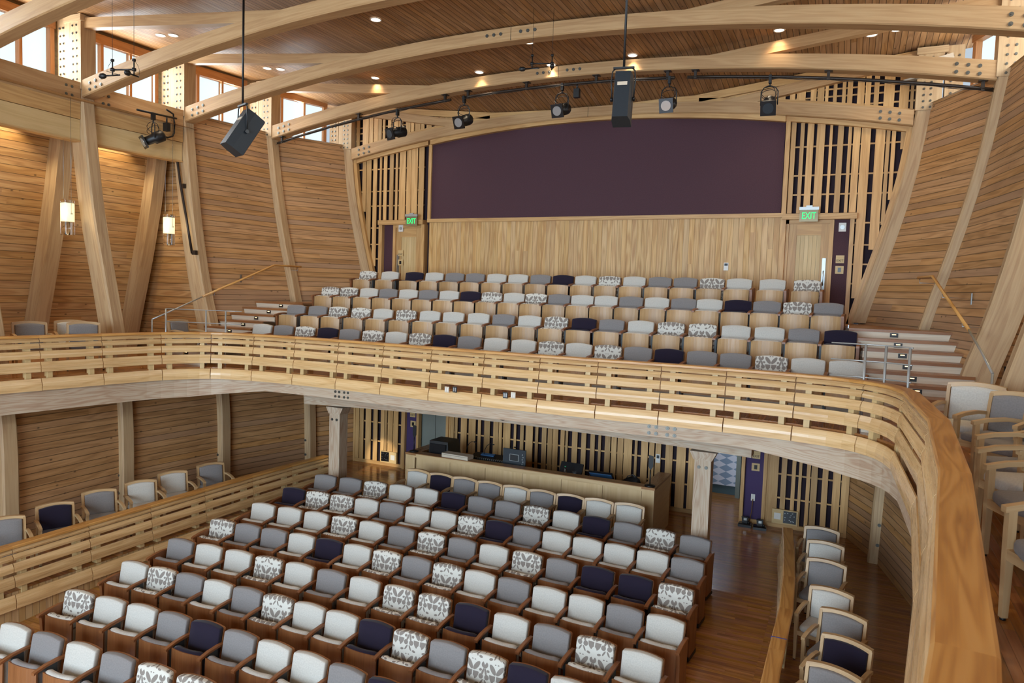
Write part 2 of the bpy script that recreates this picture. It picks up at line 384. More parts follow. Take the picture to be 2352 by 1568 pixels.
# side walls
for s,nm in ((-1,'left'),(1,'right')):
    mb=MB()
    zs=[-.3,0,.7,1.4,2.0,2.7]
    zu=[2.7,3.3,3.9,4.6,5.3,6.0,6.7,7.4,8.0,8.62]
    def wallgrid(y0,y1,zl,fx,n=3):
        rows=[];uvs=[]
        for i in range(n+1):
            y=y0+(y1-y0)*i/n; r=[];u=[];arc=0;pp=None
            for z in zl:
                x=fx(y,z); q=(s*x,y,z)
                if pp: arc+=math.hypot(q[0]-pp[0],q[2]-pp[2])
                pp=q; r.append(q); u.append((y,arc+zl[0]))
            rows.append(r);uvs.append(u)
        mb.grid(rows,uvs,True)
    ofs=.13
    for a,b in ((0,1),(1,2)):
        wallgrid(YF[KS[b]],YF[KS[a]],zs+zu[1:],lambda y,z:XW(y,z)+ofs)
    for a,b in ((2,3),(3,4),(4,5),(5,6)):
        wallgrid(YF[KS[b]],YF[KS[a]],zs,lambda y,z:XW(y,z)+ofs)
        wallgrid(YF[KS[b]],YF[KS[a]],[7.92,8.62],lambda y,z:XW(y,z)+ofs)
    wallgrid(-9,2.75,zs+zu[1:],lambda y,z:XW(2.75,z)+ofs-.02*(2.75-y))
    setting(mb.build('wall_'+nm,M['wall']))
    # alcove shell: outer wall leaning the other way, end wall, soffit over it
    mb=MB()
    def xo(y,z):
        return interp([3.0,3.6,5.2,6.4,7.5,8.3],[10.35,10.15,9.72,9.42,9.2,9.05],z)+(.1 if y>11 else .22)
    wallgrid(2.75,12.35,[2.7,3.3,3.9,4.6,5.2,5.8,6.4,7.0,7.5,8.3],xo,4)
    for y in (12.34,2.8):
        zl=[2.7,3.6,4.6,5.6,6.6,7.5,8.3]; rows=[];uvs=[]
        for z in zl:
            x0=XW(y,z)+.2; x1=xo(y,z)
            rows.append([(s*x0,y,z),(s*x1,y,z)]); uvs.append([(x0,z),(x1,z)])
        mb.grid(rows,uvs,False)
    mb.grid([[(s*8.2,2.75,8.25),(s*9.6,2.75,8.25)],[(s*8.2,12.35,8.25),(s*9.6,12.35,8.25)]],[[(2.75,0),(2.75,1.4)],[(12.35,0),(12.35,1.4)]],False)
    setting(mb.build('wall_alcove_'+nm,M['alcove']))
# ceiling
mb=MB(); rows=[];uvs=[]
xs=[-9.65,-7,-5,-2.5,0,2.5,5,7,9.65]
for y in (-9,0,7,14.5,16.9): rows.append([(x,y,zceil(x,y)) for x in xs]); uvs.append([(y,x) for x in xs])
mb.grid(rows,uvs,False)
setting(mb.build('ceiling',M['ceil']))
# wall above the windows head and outside shell
mb=MB()
for s in (-1,1):
    mb.box(s*9.6,s*9.75,-9,16.9,8.2,10.3)
setting(mb.build('wall_eaves',M['trimwood']))
# stage end wall with tall daylight windows (behind the viewpoint)
mb=MB()
mb.box(-9.2,9.2,-9.3,-9,-1.6,.3); mb.box(-9.2,9.2,-9.3,-9,8.4,10.3)
for x in (-9.2,-6.2,-3.1,0,3.1,6.2,8.9): mb.box(x,x+.3,-9.3,-9,.3,8.4)
setting(mb.build('wall_stage',M['tg']))
for i,x in enumerate((-9,-6,-3,0,3,6)):
    mb=MB(); mb.box(x+.1,x+3.1,-9.22,-9.18,.3,8.4); o=setting(mb.build('window_%d'%(20+i),M['stagepane']))

# ------------------------------------------------------------ rear walls
YU=16.5; YL=15.7
def slats(mb,x0,x1,zb,zt,y,rnd,zfb=None,zft=None,wmin=.055,wmax=.2):
    x=x0; k=0
    while x<x1-.05:
        g=rnd.choice((.02,.03,.06,.09,.1)); w=min(rnd.uniform(wmin,wmax),x1-x)
        a=x;b=min(x+w,x1); xc=(a+b)/2
        z0=zb if zfb is None else zfb(xc); z1=zt if zft is None else zft(xc)
        if z1-z0>.04:
            c=((a+b)/2,y-.012-.012*(k%2),(z0+z1)/2)
            mb.obox(c,((0,0,1),(1,0,0),(0,1,0)),((z1-z0)/2,(b-a)/2,.012),rnd.random()*5)
        x=b+g; k+=1
def batten(mb,x0,x1,z,y): mb.box(x0,x1,y+.002,y+.03,z-.016,z+.016,z)
rnd=random.Random(3)
# backing of the upper wall
mb=MB(); mb.box(-7.2,7.2,YU+.09,YU+.2,ZB+1.3,9.9); wu=setting(mb.build('wall_rear',M['darkpurple']))
mb=MB(); mb.box(-6.2,6.2,YL+.05,YL+.12,0,ZB+1.28)
# lower backing has openings for a door and a corridor: build in strips instead
mb=MB()
for a,b,z0 in ((-6.2,-4.02,0),(-3.14,3.1,0),(4.08,6.2,0)): mb.box(a,b,YL+.05,YL+.12,0,2.9)
for a,b in ((-4.02,-3.14),(3.1,4.08)): mb.box(a,b,YL+.05,YL+.12,2.35,2.9)
setting(mb.build('wall_rear_lower',M['darkpurple']))
# purple acoustic panel with an arched top
mb=MB(); n=36; xs=[-4.3+8.74*i/n for i in range(n+1)]
zt=lambda x:8.80-.0165*x*x
mb.grid([[(x,YU-.05,6.55) for x in xs],[(x,YU-.05,zt(x)) for x in xs]],[[(x,6.5) for x in xs],[(x,zt(x)) for x in xs]],False)
mb.grid([[(x,YU-.05,zt(x)) for x in xs],[(x,YU+.09,zt(x)) for x in xs]],[[(x,6.5) for x in xs],[(x,6.7) for x in xs]],False)
tag(mb.build('acoustic_panel',M['purple']),'large aubergine wall panel with arched top above the balcony seats','panel')
# cladding under it
mb=MB(); mb.grid([[(-4.32,YU-.07,ZB+1.25),(4.48,YU-.07,ZB+1.25)],[(-4.32,YU-.07,6.5),(4.48,YU-.07,6.5)]],[[(0,0),(0,8.8)],[(2.3,0),(2.3,8.8)]],False)
for x in (-4.32,4.48): mb.grid([[(x,YU-.07,4.2),(x,YU+.1,4.2)],[(x,YU-.07,6.5),(x,YU+.1,6.5)]],[[(0,0),(0,.2)],[(2.3,0),(2.3,.2)]],False)
setting(mb.build('wall_cladding',M['clad']))
# mouldings
mb=MB(); mb.box(-4.36,4.5,YU-.13,YU,6.47,6.56); setting(mb.build('trim_1',M['trimwood']))
mb=MB()
def ribbon(mb,xs,zf,y0,y1,h):
    mb.rings([[(x,y0,zf(x)-h/2),(x,y0,zf(x)+h/2),(x,y1,zf(x)+h/2),(x,y1,zf(x)-h/2)] for x in xs])
ribbon(mb,xs,lambda x:zt(x)+.05,YU-.17,YU-.03,.12)
setting(mb.build('trim_2',M['trimwood']))
mb=MB()
for s in (-1,1):
    x=-4.33 if s<0 else 4.5
    mb.box(x-.045,x+.045,YU-.1,YU+.05,6.5,8.5)
setting(mb.build('trim_3',M['trimwood']))
for s,nm in ((-1,'left'),(1,'right')):
    # slats beside the panel, above the arch line
    mb=MB(); r=random.Random(11+s)
    xa=4.56; xb=6.95
    def rib_x(z): return XF('A',z)-.02
    # between door head and arch
    def lim_top(x): return 8.62-.02*(abs(x)-4.4)-.0*x
    def zlow(x):
        # lower limit: door head, then the slanting frame board
        if abs(x)<5.86: z=6.56
        else: z=ZB+1.25
        for zz in (4.3,4.8,5.3,5.8,6.3,6.8,7.3,7.8,8.2):
            if XF('A',zz)-.12<abs(x): z=max(z,zz)
        return z
    slats(mb,(xa if s>0 else -xb),(xb if s>0 else -xa),0,0,YU,r,zlow,lambda x:arch_low('A',x)-.07)
    # gable piece above the arch
    for z in (7.95,7.35,6.95,6.35,5.9,5.5,5.1):
        x1=min(XF('A',z)-.1,6.9)
        x0=4.56 if z>6.6 else 5.86
        batten(mb,s*x0,s*x1,z,YU)
    o=mb.build('slat_screen',M['slat'])
    tag(o,'tall ash slat screen over dark backing, %s of the purple panel'%nm,'slat screen','slat screens beside the purple panel')
    gb=MB()
    slats(gb,(3.1 if s>0 else -7.0),(7.0 if s>0 else -3.1),0,0,YU,r,lambda x:arch_low('A',x)+TH+.09,lambda x:zceil(x,YU)-.16)
    for z in (8.95,9.1,8.75): batten(gb,s*(4.6 if z>8.8 else 5.6),s*6.9,z,YU)
    o=gb.build('slat_screen',M['slat']); tag(o,'short triangular ash slat screen between rear arch and ceiling, %s side'%nm,'slat screen','slat screens under the ceiling')
    # frame board following the slanting rib
    mb=MB()
    zl=[4.25,4.9,5.5,6.1,6.7,7.3,7.9,8.3]
    zl=[4.25+.25*i for i in range(17)]
    mb.rings([[(s*(XF('A',z)-.1),YU-.12,z),(s*(XF('A',z)+.04),YU-.12,z),(s*(XF('A',z)+.04),YU+.0,z),(s*(XF('A',z)-.1),YU+.0,z)] for z in zl])
    setting(mb.build('trim_%d'%(5 if s<0 else 6),M['trimwood']))
    # boards above/below the arch and under the ceiling
    mb=MB(); N=14
    ribbon(mb,[s*(2.6+4.4*i/N) for i in range(N+1)],lambda x:arch_low('A',x)+TH+.05,YU-.1,YU,.1)
    ribbon(mb,[s*(.0+7.0*i/N) for i in range(N+1)],lambda x:zceil(x,YU)-.1,YU-.1,YU,.16)
    ribbon(mb,[s*(4.4+2.35*i/N) for i in range(N+1)],lambda x:arch_low('A',x)-.05,YU-.11,YU+.01,.1)
    ribbon(mb,[s*(.0+3.95*i/N) for i in range(N+1)],lambda x:(arch_low('A',x)+TH+zceil(x,YU))/2,YU-.02,YU+.03,.34)
    mb.box(s*6.86,s*7.02,YU-.16,YU+.02,8.5,9.45)
    setting(mb.build('trim_%d'%(7 if s<0 else 8),M['trimwood']))
    # door recess, head board, frame strip
    mb=MB(); mb.box(s*4.48,s*5.92,YU-.16,YU+.1,6.42,6.54); mb.box(s*5.80,s*5.88,YU-.12,YU+.1,ZB+1.3,6.42)
    mb.box(s*4.46,s*4.56,YU-.1,YU+.25,ZB+1.3,6.42)
    mb.box(s*4.56,s*4.62,YU-.02,YU+.2,ZB+1.3,6.42); mb.box(s*5.42,s*5.50,YU-.03,YU+.2,ZB+1.3,6.42); mb.box(s*4.56,s*5.5,YU-.02,YU+.2,6.34,6.42)
    setting(mb.build('trim_%d'%(9 if s<0 else 10),M['trimwood']))
    mb=MB(); mb.box(s*5.5,s*5.8,YU+.0,YU+.085,ZB+1.3,6.42); setting(mb.build('trim_%d'%(11 if s<0 else 12),M['purple']))
    # door leaf with planked centre
    mb=MB(); zb=ZB+1.3
    for a,b,c,d in ((4.62,4.78,zb,6.34),(5.26,5.42,zb,6.34),(4.78,5.26,6.1,6.34),(4.78,5.26,zb,zb+.25)):
        if b-a<.2: mb.obox((s*(a+b)/2,YU+.04,(c+d)/2),((0,0,1),(1,0,0),(0,1,0)),((d-c)/2,(b-a)/2,.022),a)
        else: mb.box(s*a,s*b,YU+.018,YU+.062,c,d)
    d=setting(mb.build('door_%d'%(1 if s<0 else 2),M['trimwood']))
    mb=MB()
    for i in range(6):
        a=4.78+.08*i; mb.obox((s*(a+.04),YU+.05,(zb+.25+6.1)/2),((0,0,1),(1,0,0),(0,1,0)),((6.1-zb-.25)/2,.0385,.012),i*.7)
    mb.build('door_panel',M['pelmet'],d)
    mb=MB(); mb.box(s*5.31,s*5.38,YU-.008,YU+.017,4.95,5.62); mb.build('push_plate',M['nickel'],d)
    mb=MB(); mb.tube([(s*5.345,YU-.01,5.05),(s*5.345,YU-.05,5.07),(s*5.345,YU-.05,5.33),(s*5.345,YU-.01,5.35)],.011); mb.build('door_handle',M['nickel'],d)
# lower rear wall: slat screens
def lowscreen(x0,x1,seed,label):
    mb=MB(); r=random.Random(seed)
    slats(mb,x0+.05,x1-.05,.09,2.78,YL,r)
    for z in (.62,1.12,1.62,2.12): batten(mb,x0,x1,z,YL)
    mb.box(x0,x1,YL-.03,YL+.03,0,.085)
    mb.obox((x0+.02,YL-.01,1.4),((0,0,1),(1,0,0),(0,1,0)),(1.4,.03,.03)); mb.obox((x1-.02,YL-.01,1.4),((0,0,1),(1,0,0),(0,1,0)),(1.4,.03,.03))
    tag(mb.build('slat_screen',M['slat']),label,'slat screen','slat screens under the balcony')
lowscreen(-6.08,-4.5,21,'narrow slat screen under the balcony, left end beside the plank wall')
lowscreen(-3.12,3.08,22,'wide slat screen behind the sound control desk')
lowscreen(4.52,6.08,23,'narrow slat screen right of the violet strip under the balcony')
mb=MB()
for x in (-4.44,-4.02,-3.14,3.1,4.06,4.5):
    mb.obox((x,YL-.02,1.4),((0,0,1),(1,0,0),(0,1,0)),(1.4,.035,.07),x)
setting(mb.build('trim_13',M['trimwood']))
mb=MB(); mb.box(-4.4,-4.05,YL-.0,YL+.05,.09,2.8); mb.box(4.1,4.46,YL-.0,YL+.05,.09,2.8); setting(mb.build('trim_14',M['violet']))
mb=MB(); mb.box(-4.4,-4.05,YL-.03,YL+.02,0,.09); mb.box(4.1,4.46,YL-.03,YL+.02,0,.09); setting(mb.build('baseboard_rear',M['trimwood']))
# corridor beyond the right opening, closed grey-green double door behind the left one
mb=MB(); mb.box(-4.02,-3.6,YL+.1,YL+.15,0,2.35); mb.box(-3.58,-3.14,YL+.1,YL+.15,0,2.35); setting(mb.build('door_3',M['greygreen']))
mb=MB(); mb.grid([[(2.4,17.7,.22),(3.72,17.7,.22)],[(2.4,17.7,2.6),(3.72,17.7,2.6)]],[[(0,0),(1.32,0)],[(0,2.4),(1.32,2.4)]],False); setting(mb.build('wall_corridor',M['checker']))
mb=MB(); mb.box(3.72,4.6,17.6,17.75,.3,2.6); setting(mb.build('wall_corridor_end',M['teal']))
mb=MB(); mb.box(3.68,3.78,17.5,17.62,0,2.6); mb.box(3.78,4.6,17.55,17.62,0,.3); setting(mb.build('baseboard_corridor',M['greygreen']))
mb=MB(); mb.box(4.3,4.4,15.9,17.7,0,2.6); mb.box(2.3,2.4,15.9,17.7,0,2.6); mb.box(2.3,4.4,15.9,17.7,2.6,2.7); mb.box(2.3,4.4,17.75,17.85,0,2.6); setting(mb.build('wall_corridor_sides',M['teal']))

# ------------------------------------------------------------ timber frames
ordn=['','first','second','third','fourth','fifth','sixth','seventh','eighth','ninth','tenth','eleventh','twelfth','thirteenth','fourteenth','fifteenth','sixteenth','seventeenth','eighteenth','nineteenth','twentieth','twenty-first','twenty-second']
def bolts(parent,pts,nrm,r=.028,name='bolt',mat='bolt'):
    nrm=Vector(nrm).normalized(); proto=None
    for p in pts:
        if proto is None:
            mb=MB(); mb.cyl((0,0,0),nrm,r,.014,14); mb.cyl(nrm*.009,nrm,r*.45,.012,6)
            proto=mb.build(name,M[mat],parent); proto.location=p
        else:
            o=proto.copy(); o.location=p; COL.objects.link(o)
for s,side in ((-1,'left'),(1,'right')):
    for ki,k in enumerate(KS):
        y=YF[k]-(.1 if k=='A' else 0)
        w=.14; d=.42
        zl=[-.2+.45*i for i in range(20)]
        zl=[z for z in zl if z<8.5]+[8.55]
        if k=='A': zl=[z for z in zl if z>4.0]
        if k=='G': zl=[z for z in zl]
        mb=MB(); rings=[]
        for z in zl:
            x=XF(k,z); f=.03
            rings.append([(s*x,y-w+f,z),(s*(x+f),y-w,z),(s*(x+d),y-w,z),(s*(x+d),y+w,z),(s*(x+f),y+w,z),(s*x,y+w-f,z)])
        mb.rings(rings)
        rt=empty('timber_rib',(0,0,0))
        tag(rt,'tall curved timber rib on the %s wall, %s from the rear wall'%(side,ordn[ki+1]),'timber rib','timber ribs along the %s wall'%side)
        mb.build('rib_shaft',M['rib'],rt)
        # post head with a bolt grid
        mb=MB(); x0=XF(k,8.5)-.02; zt_=zceil(x0,y)-.02
        mb.obox((s*(x0+.22),y,(8.5+zt_)/2),((0,0,1),(1,0,0),(0,1,0)),((zt_-8.5)/2,.22,w+.02))
        mb.build('post_head',M['rib'],rt)
        mb=MB(); mb.obox((s*(x0+.63),y+.01,(8.5+zt_)/2),((0,0,1),(1,0,0),(0,1,0)),((zt_-8.5)/2,.15,w))
        mb.build('post_splice',M['rib'],rt)
        mb=MB(); mb.box(s*(x0-.03),s*(x0+.5),y-w-.05,y+w+.05,zt_-.13,zt_+.0); mb.build('post_cap',M['rib'],rt)
        if k in 'ABCD':
            pts=[]
            nrow=9
            for i in range(nrow):
                z=8.55+(zt_-8.75)*i/(nrow-1)
                pts+=[(s*(x0+.13),y-w-.025,z),(s*(x0+.25),y-w-.025,z)]
                pts+=[(s*(x0+.58),y-w-.005,z),(s*(x0+.69),y-w-.005,z)]
            bolts(rt,pts,(0,-1,0),.022)
        if k in 'BCDE':
            # lower bolts near the floor
            bolts(rt,[(s*(XF(k,z)+.13),y-w-.01,z) for z in (.35,.72)],(0,-1,0),.03)
# outer alcove ribs
for s,side in ((-1,'left'),(1,'right')):
    for ki,k in enumerate('CDEF'):
        y=YF[k]-.02-(.12 if k=='C' else 0); mb=MB(); rings=[]
        for i in range(11):
            z=2.9+i*.5
            x=interp([3.0,3.6,5.2,6.4,7.5,8.3],[10.2,10.05,9.6,9.32,9.12,9.0],z)-(0.05 if k=='C' else 0)
            rings.append([(s*(x-.06),y-.15,z),(s*(x+.32),y-.15,z),(s*(x+.32),y+.15,z),(s*(x-.06),y+.15,z)])
        mb.rings(rings)
        tag(mb.build('alcove_rib',M['rib']),'leaning outer timber rib in the %s balcony alcove, %s from the rear wall'%(side,ordn[ki+1]),'timber rib','outer alcove ribs')
# roof arches
names={'A':'low roof arch against the rear wall above the purple panel','B':'roof arch that carries the black lighting pipe, second from the rear wall','C':'roof arch third from the rear wall, with the bolted mid splice','D':'roof arch fourth from the rear wall, nearer the viewer','E':'nearest visible roof arch crossing the top left corner','F':'sixth roof arch from the rear wall, overhead'}
for k in 'ABCDEF':
    y=YF[k]-(.12 if k=='A' else 0); x1=XF(k,arch_low(k,XF(k,8.4)))-.0
    rt=tag(empty('roof_arch',(0,0,0)),names[k],'roof arch','curved roof arches')
    mb=MB(); rings=[];n=28;w=.14
    for i in range(n+1):
        x=-x1+2*x1*i/n; z=arch_low(k,x); f=.02
        rings.append([(x,y-w+f,z),(x,y-w,z+f),(x,y-w,z+thk(x)),(x,y+w,z+thk(x)),(x,y+w,z+f),(x,y+w-f,z)])
    mb.rings(rings); mb.build('arch_beam',M['glulam'],rt)
    pts=[]
    for s in (-1,1):
        for i in range(3):
            for j in (0,1):
                x=s*(x1-.25-.17*i); pts.append((x,y-w-.012,arch_low(k,x)+.08+.13*j))
    cx=.05
    for s in (-1,1):
        for i in range(3): x=cx+s*(.2+.14*i); pts.append((x,y-w-.012,arch_low(k,x)+.13))
    if k!='A': bolts(rt,pts,(0,-1,0),.03)
    else: bolts(rt,pts[:12],(0,-1,0),.03)
    mb=MB(); mb.box(cx-.004,cx+.004,y-w-.003,y-w+.01,arch_low(k,0)+.005,arch_low(k,0)+.23); mb.build('splice_line',M['ink'],rt)
    # upper struts joining the arch to the posts
    for s in (-1,1):
        xa,xb=2.9,XF(k,8.5)+.2
        za=arch_low(k,xa)+TH-.13; zb=zceil(xb,y)-.16
        mb=MB(); mb.beam((s*xa,y,za),(s*xb,y,zb),.17,.2); mb.build('strut',M['glulam'],rt)

# ------------------------------------------------------------ clerestory windows
wn=0
for s in (-1,1):
    for a,b in zip(KS,KS[1:]):
        if a+b=='FG' : pass
        wn+=1
        ya,yb=YF[a]-.17,YF[b]+.17
        def wx(y): return XW(y,8.5)+.86
        z0=8.64
        def P3(f,z,dx=0):
            y=ya+(yb-ya)*f; return Vector((s*(wx(y)+dx),y,z))
        def zh(f): 
            y=ya+(yb-ya)*f; return zceil(9.0,y)-.17
        fr=setting(empty('window_%d'%wn,(0,0,0)))
        mb=MB()
        mb.beam(P3(0,z0+.03),P3(1,z0+.03),.16,.06); mb.beam(P3(0,zh(0)),P3(1,zh(1)),.2,.2)
        for f,w_ in ((0.03,.09),(.345,.06),(.67,.06),(.97,.09)):
            p=P3(f,0); dirv=(P3(1,0)-P3(0,0)).normalized()
            mb.obox((p.x,p.y,(z0+zh(f))/2),((0,0,1),tuple(dirv),(dirv.y,-dirv.x,0)),((zh(f)-z0)/2,w_/2,.08))
        mb.build('window_frame',M['orange'],fr)
        mb=MB(); mb.grid([[P3(0,z0,.05),P3(1,z0,.05)],[P3(0,zh(0),.05),P3(1,zh(1),.05)]],[[(0,0),(1,0)],[(0,1),(1,1)]],False)
        mb.build('window_pane',M['pane'],fr)
        if s>0: pass
# sill shelf behind the wall top
mb=MB()
for s in (-1,1):
    rows=[];uvs=[]
    for k in KS[::-1]:
        y=YF[k]; rows.append([(s*(XF(k,8.6)-.0+.1),y,8.63),(s*(XF(k,8.6)+1.0),y,8.63)]); uvs.append([(y,0),(y,.5)])
    mb.grid(rows,uvs,False)
setting(mb.build('trim_15',M['trimwood']))
# header beams, fascia strips and pelmets over the alcoves
for s,side in ((-1,'left'),(1,'right')):
    for i,(a,b) in enumerate((('C','D'),('D','E'),('E','F'),('F','G'))):
        ya,yb=YF[a]-.15,YF[b]+.15
        rt=tag(empty('alcove_header',(0,0,0)),'header beam and pale maple pelmet over the %s alcove bay, %s from the rear'%(side,ordn[i+1]),'header','alcove headers')
        pa=Vector((s*(XF(a,8.4)+.15),ya,8.42)); pb=Vector((s*(XF(b,8.4)+.17),yb,8.42))
        mb=MB(); mb.beam(pa,pb,.26,.42); mb.build('header_beam',M['glulam'],rt)
        pa.z=pb.z=8.06; mb=MB(); mb.beam(pa,pb,.24,.32); mb.build('fascia_board',M['trimwood'],rt)
        pa=Vector((s*(XF(a,7.8)+.2),ya,7.68)); pb=Vector((s*(XF(b,7.8)+.2),yb,7.68))
        mb=MB(); mb.beam(pa,pb,.16,.42); mb.build('pelmet',M['pelmet'],rt)
        mb=MB(); pa.z=pb.z=7.46; mb.beam(pa,pb,.2,.035); mb.build('pelmet_edge',M['trimwood'],rt)
        d=(pb-pa).normalized(); nr=Vector((-s,0,0))
        for f in (.22,):
            pts=[]
            for sgn,base in ((1,pa),(-1,pb)):
                for q in (.18,.3):
                    for zz in (8.33,8.5):
                        p=base+d*sgn*q; pts.append((s*(XW(p.y,8.4)+.03),p.y,zz))
            bolts(rt,pts,nr,.03)
# ------------------------------------------------------------ balcony
RP=[(-6.2,1.2),(-6.3,2.4),(-6.5,4.6),(-6.63,6.6),(-6.54,7.62),(-6.42,8.66),(-6.22,9.75),(-5.72,10.52),(-4.85,10.80),(-3.86,10.88),(-2.8,10.88),(-1.74,10.83),(-.68,10.77),(.38,10.73),(1.4,10.72),(2.38,10.74),(3.37,10.78),(4.33,10.76),(5.28,10.67),(6.12,10.34),(6.52,9.45),(6.59,7.3),(6.45,4.99),(6.18,2.38),(6.02,1.3),(5.95,.9)]
def catmull(pts,i,t):
    p0=pts[max(0,i-1)];p1=pts[i];p2=pts[i+1];p3=pts[min(len(pts)-1,i+2)]
    return tuple(.5*((2*p1[k])+(-p0[k]+p2[k])*t+(2*p0[k]-5*p1[k]+4*p2[k]-p3[k])*t*t+(-p0[k]+3*p1[k]-3*p2[k]+p3[k])*t**3) for k in (0,1))
def dense(pts,straight,n=4):
    secs=[]
    for i in range(len(pts)-1):
        if i in straight: secs.append([pts[i],pts[i+1]])
        else: secs.append([catmull(pts,i,t/n) for t in range(n+1)])
    return secs
def normals(path):
    N=[]
    for i in range(len(path)):
        a=Vector(path[max(0,i-1)]);b=Vector(path[i]);c=Vector(path[min(len(path)-1,i+1)])
        t1=(b-a) if i>0 else (c-b); t2=(c-b) if i<len(path)-1 else (b-a)
        t1=t1.normalized();t2=t2.normalized()
        n1=Vector((t1.y,-t1.x));n2=Vector((t2.y,-t2.x)); m=(n1+n2).normalized(); m=m/max(.5,m.dot(n1)); N.append((m.x,m.y,0))
    return N
BOARDS=[(-.05,-.112,.0),(-.13,-.215,.014),(-.262,-.392,.03),(-.445,-.615,.052),(-.725,-.93,.08)]
def make_rail(name,pts,straight,ztop,label,group,skip=(),capw=.155,flip=1,posts=True):
    rt=tag(empty(name,(0,0,0)),label,'railing')
    secs=dense(pts,straight)
    allp=[];idx=[0]
    for sct in secs:
        allp+= sct if not allp else sct[1:]
        idx.append(len(allp)-1)
    N=normals(allp)
    if flip<0: N=[(-a,-b,0) for a,b,c in N]
    for j in range(len(secs)):
        a,b=idx[j],idx[j+1]; P=[Vector((*p,ztop)) for p in allp[a:b+1]]; NN=N[a:b+1]
        mb=MB(); mb.sweep(P,NN,[(0.0,0),(.012,-.01),(.012,-.04),(0,-.046),(-capw,-.046),(-capw-.008,-.03),(-capw-.006,-.006),(-capw+.006,0)])
        mb.build('rail_cap',M['cap'],rt)
        d0=(P[1]-P[0]).normalized()*.007; d1=(P[-1]-P[-2]).normalized()*.007; Q=list(P); Q[0]=Q[0]+d0; Q[-1]=Q[-1]-d1
        mb=MB()
        for zt,zb,o in BOARDS:
            h=zt-zb
            mb.sweep(Q,NN,[(o-.035,zt),(o-.02,zt+.0),(o+.008,zt-h*.42),(o+.014,zt-h*.6),(o+.008,zb),(o-.012,zb),(o-.012,zt-h*.55)])
        mb.build('rail_panel',M['ash'],rt)
        if posts:
            L=sum((P[i+1]-P[i]).length for i in range(len(P)-1))
            for q in (.17,L-.17):
                acc=0
                for i in range(len(P)-1):
                    l=(P[i+1]-P[i]).length
                    if acc+l>=q-1e-6: break
                    acc+=l
                t=(P[i+1]-P[i]).normalized(); p=P[i]+t*(q-acc); nn=Vector((t.y,-t.x,0))*flip
                mb=MB(); c=p-nn*.062+Vector((0,0,-.49)); ax2=Vector((0,0,1))-nn*.05; ax2.normalize()
                mb.obox(c,(tuple(ax2),tuple(t),tuple(ax2.cross(t))),(.43,.04,.055),q)
                mb.build('rail_post',M['pelmet'],rt)
    return rt,allp,N
brail,bp,bN=make_rail('balcony_railing',RP,{20,21,22,23,24},3.68,'curved ash balcony railing sweeping in front of the balcony seats and round to the viewer','')
# fascia beam under the railing
rt=tag(empty('balcony_fascia',(0,0,0)),'whitewashed curved edge beam directly under the balcony railing boards','beam')
NB=[Vector(n) for n in bN]
def ebot(p):
    k=max(min(1,max(0,(abs(p[0])-4.6)/1.4)),min(1,max(0,(10.3-p[1])/.8))); return -1.13-.17*k
mb=MB(); mb.rings([[Vector((*p,3.68))+Vector(nn)*a+Vector((0,0,b)) for a,b in ((-.01,-.9),(-.01,ebot(p)),(-.27,ebot(p)),(-.27,-.9))] for p,nn in zip(bp,bN)]); mb.build('edge_beam',M['fascia'],rt)
bolts(rt,[(x,10.885,z) for x in (-2.87,-2.78,-2.66,-2.57) for z in (2.60,2.69)],(0,-1,0),.025)
bolts(rt,[(x,10.785,z) for x in (3.22,3.33,3.5,3.61) for z in (2.60,2.70)],(0,-1,0),.028)
# straight girder and columns
rt=tag(empty('balcony_girder',(0,0,0)),'straight whitewashed girder behind the curved balcony edge, resting on two columns','beam')
mb=MB(); 
prof=[]
n=20
rings=[]
for i in range(n+1):
    x=-4.6+9.2*i/n; zb=2.15+.1*(1-(x/4.6)**2)
    rings.append([(x,12.0,zb),(x,12.0,2.75),(x,12.35,2.75),(x,12.35,zb)])
mb.rings(rings); mb.build('girder_beam',M['fascia'],rt)
mb=MB(); mb.cyl((.15,11.99,2.4),(0,1,0),.11,.03,24); mb.build('girder_hole',M['ink'],rt)
for x,lab in ((-3.83,'left timber column under the balcony girder behind the last seat row'),(3.83,'right timber column under the balcony girder beside the aisle')):
    rt=tag(empty('timber_column',(x,12.2,0)),lab,'column','columns under the balcony')
    mb=MB(); mb.obox((0,0,1.05),((0,0,1),(1,0,0),(0,1,0)),(1.05,.135,.135)); mb.build('column_shaft',M['fascia'],rt)
    mb=MB(); mb.rings([[(-.15,-.15,2.0),(.15,-.15,2.0),(.15,.15,2.0),(-.15,.15,2.0)],[(-.22,-.15,2.14),(.22,-.15,2.14),(.22,.15,2.14),(-.22,.15,2.14)]]); mb.build('corbel',M['fascia'],rt)
    bolts(rt,[(-.06,-.14,1.88),(.06,-.14,1.88)],(0,-1,0),.028)
# balcony floor slab (U shape) and stepped seating tiers
mb=MB()
def slab(pts,z0,z1):
    n=len(pts)
    mb.poly([(x,y,z) for z in (z0,z1) for x,y in pts],[list(range(n))[::-1],list(range(n,2*n))],[[(y,x) for x,y in pts][::-1],[(y,x) for x,y in pts]])
    for i in range(n):
        a=pts[i];b=pts[(i+1)%n]; mb.face([(a[0],a[1],z0),(b[0],b[1],z0),(b[0],b[1],z1),(a[0],a[1],z1)],[(0,0),(1,0),(1,.2),(0,.2)])
def offs(i0,i1,d): 
    return [(bp[i][0]+bN[i][0]*d,bp[i][1]+bN[i][1]*d) for i in range(i0,i1)]
edge=offs(0,len(bp),-.06)
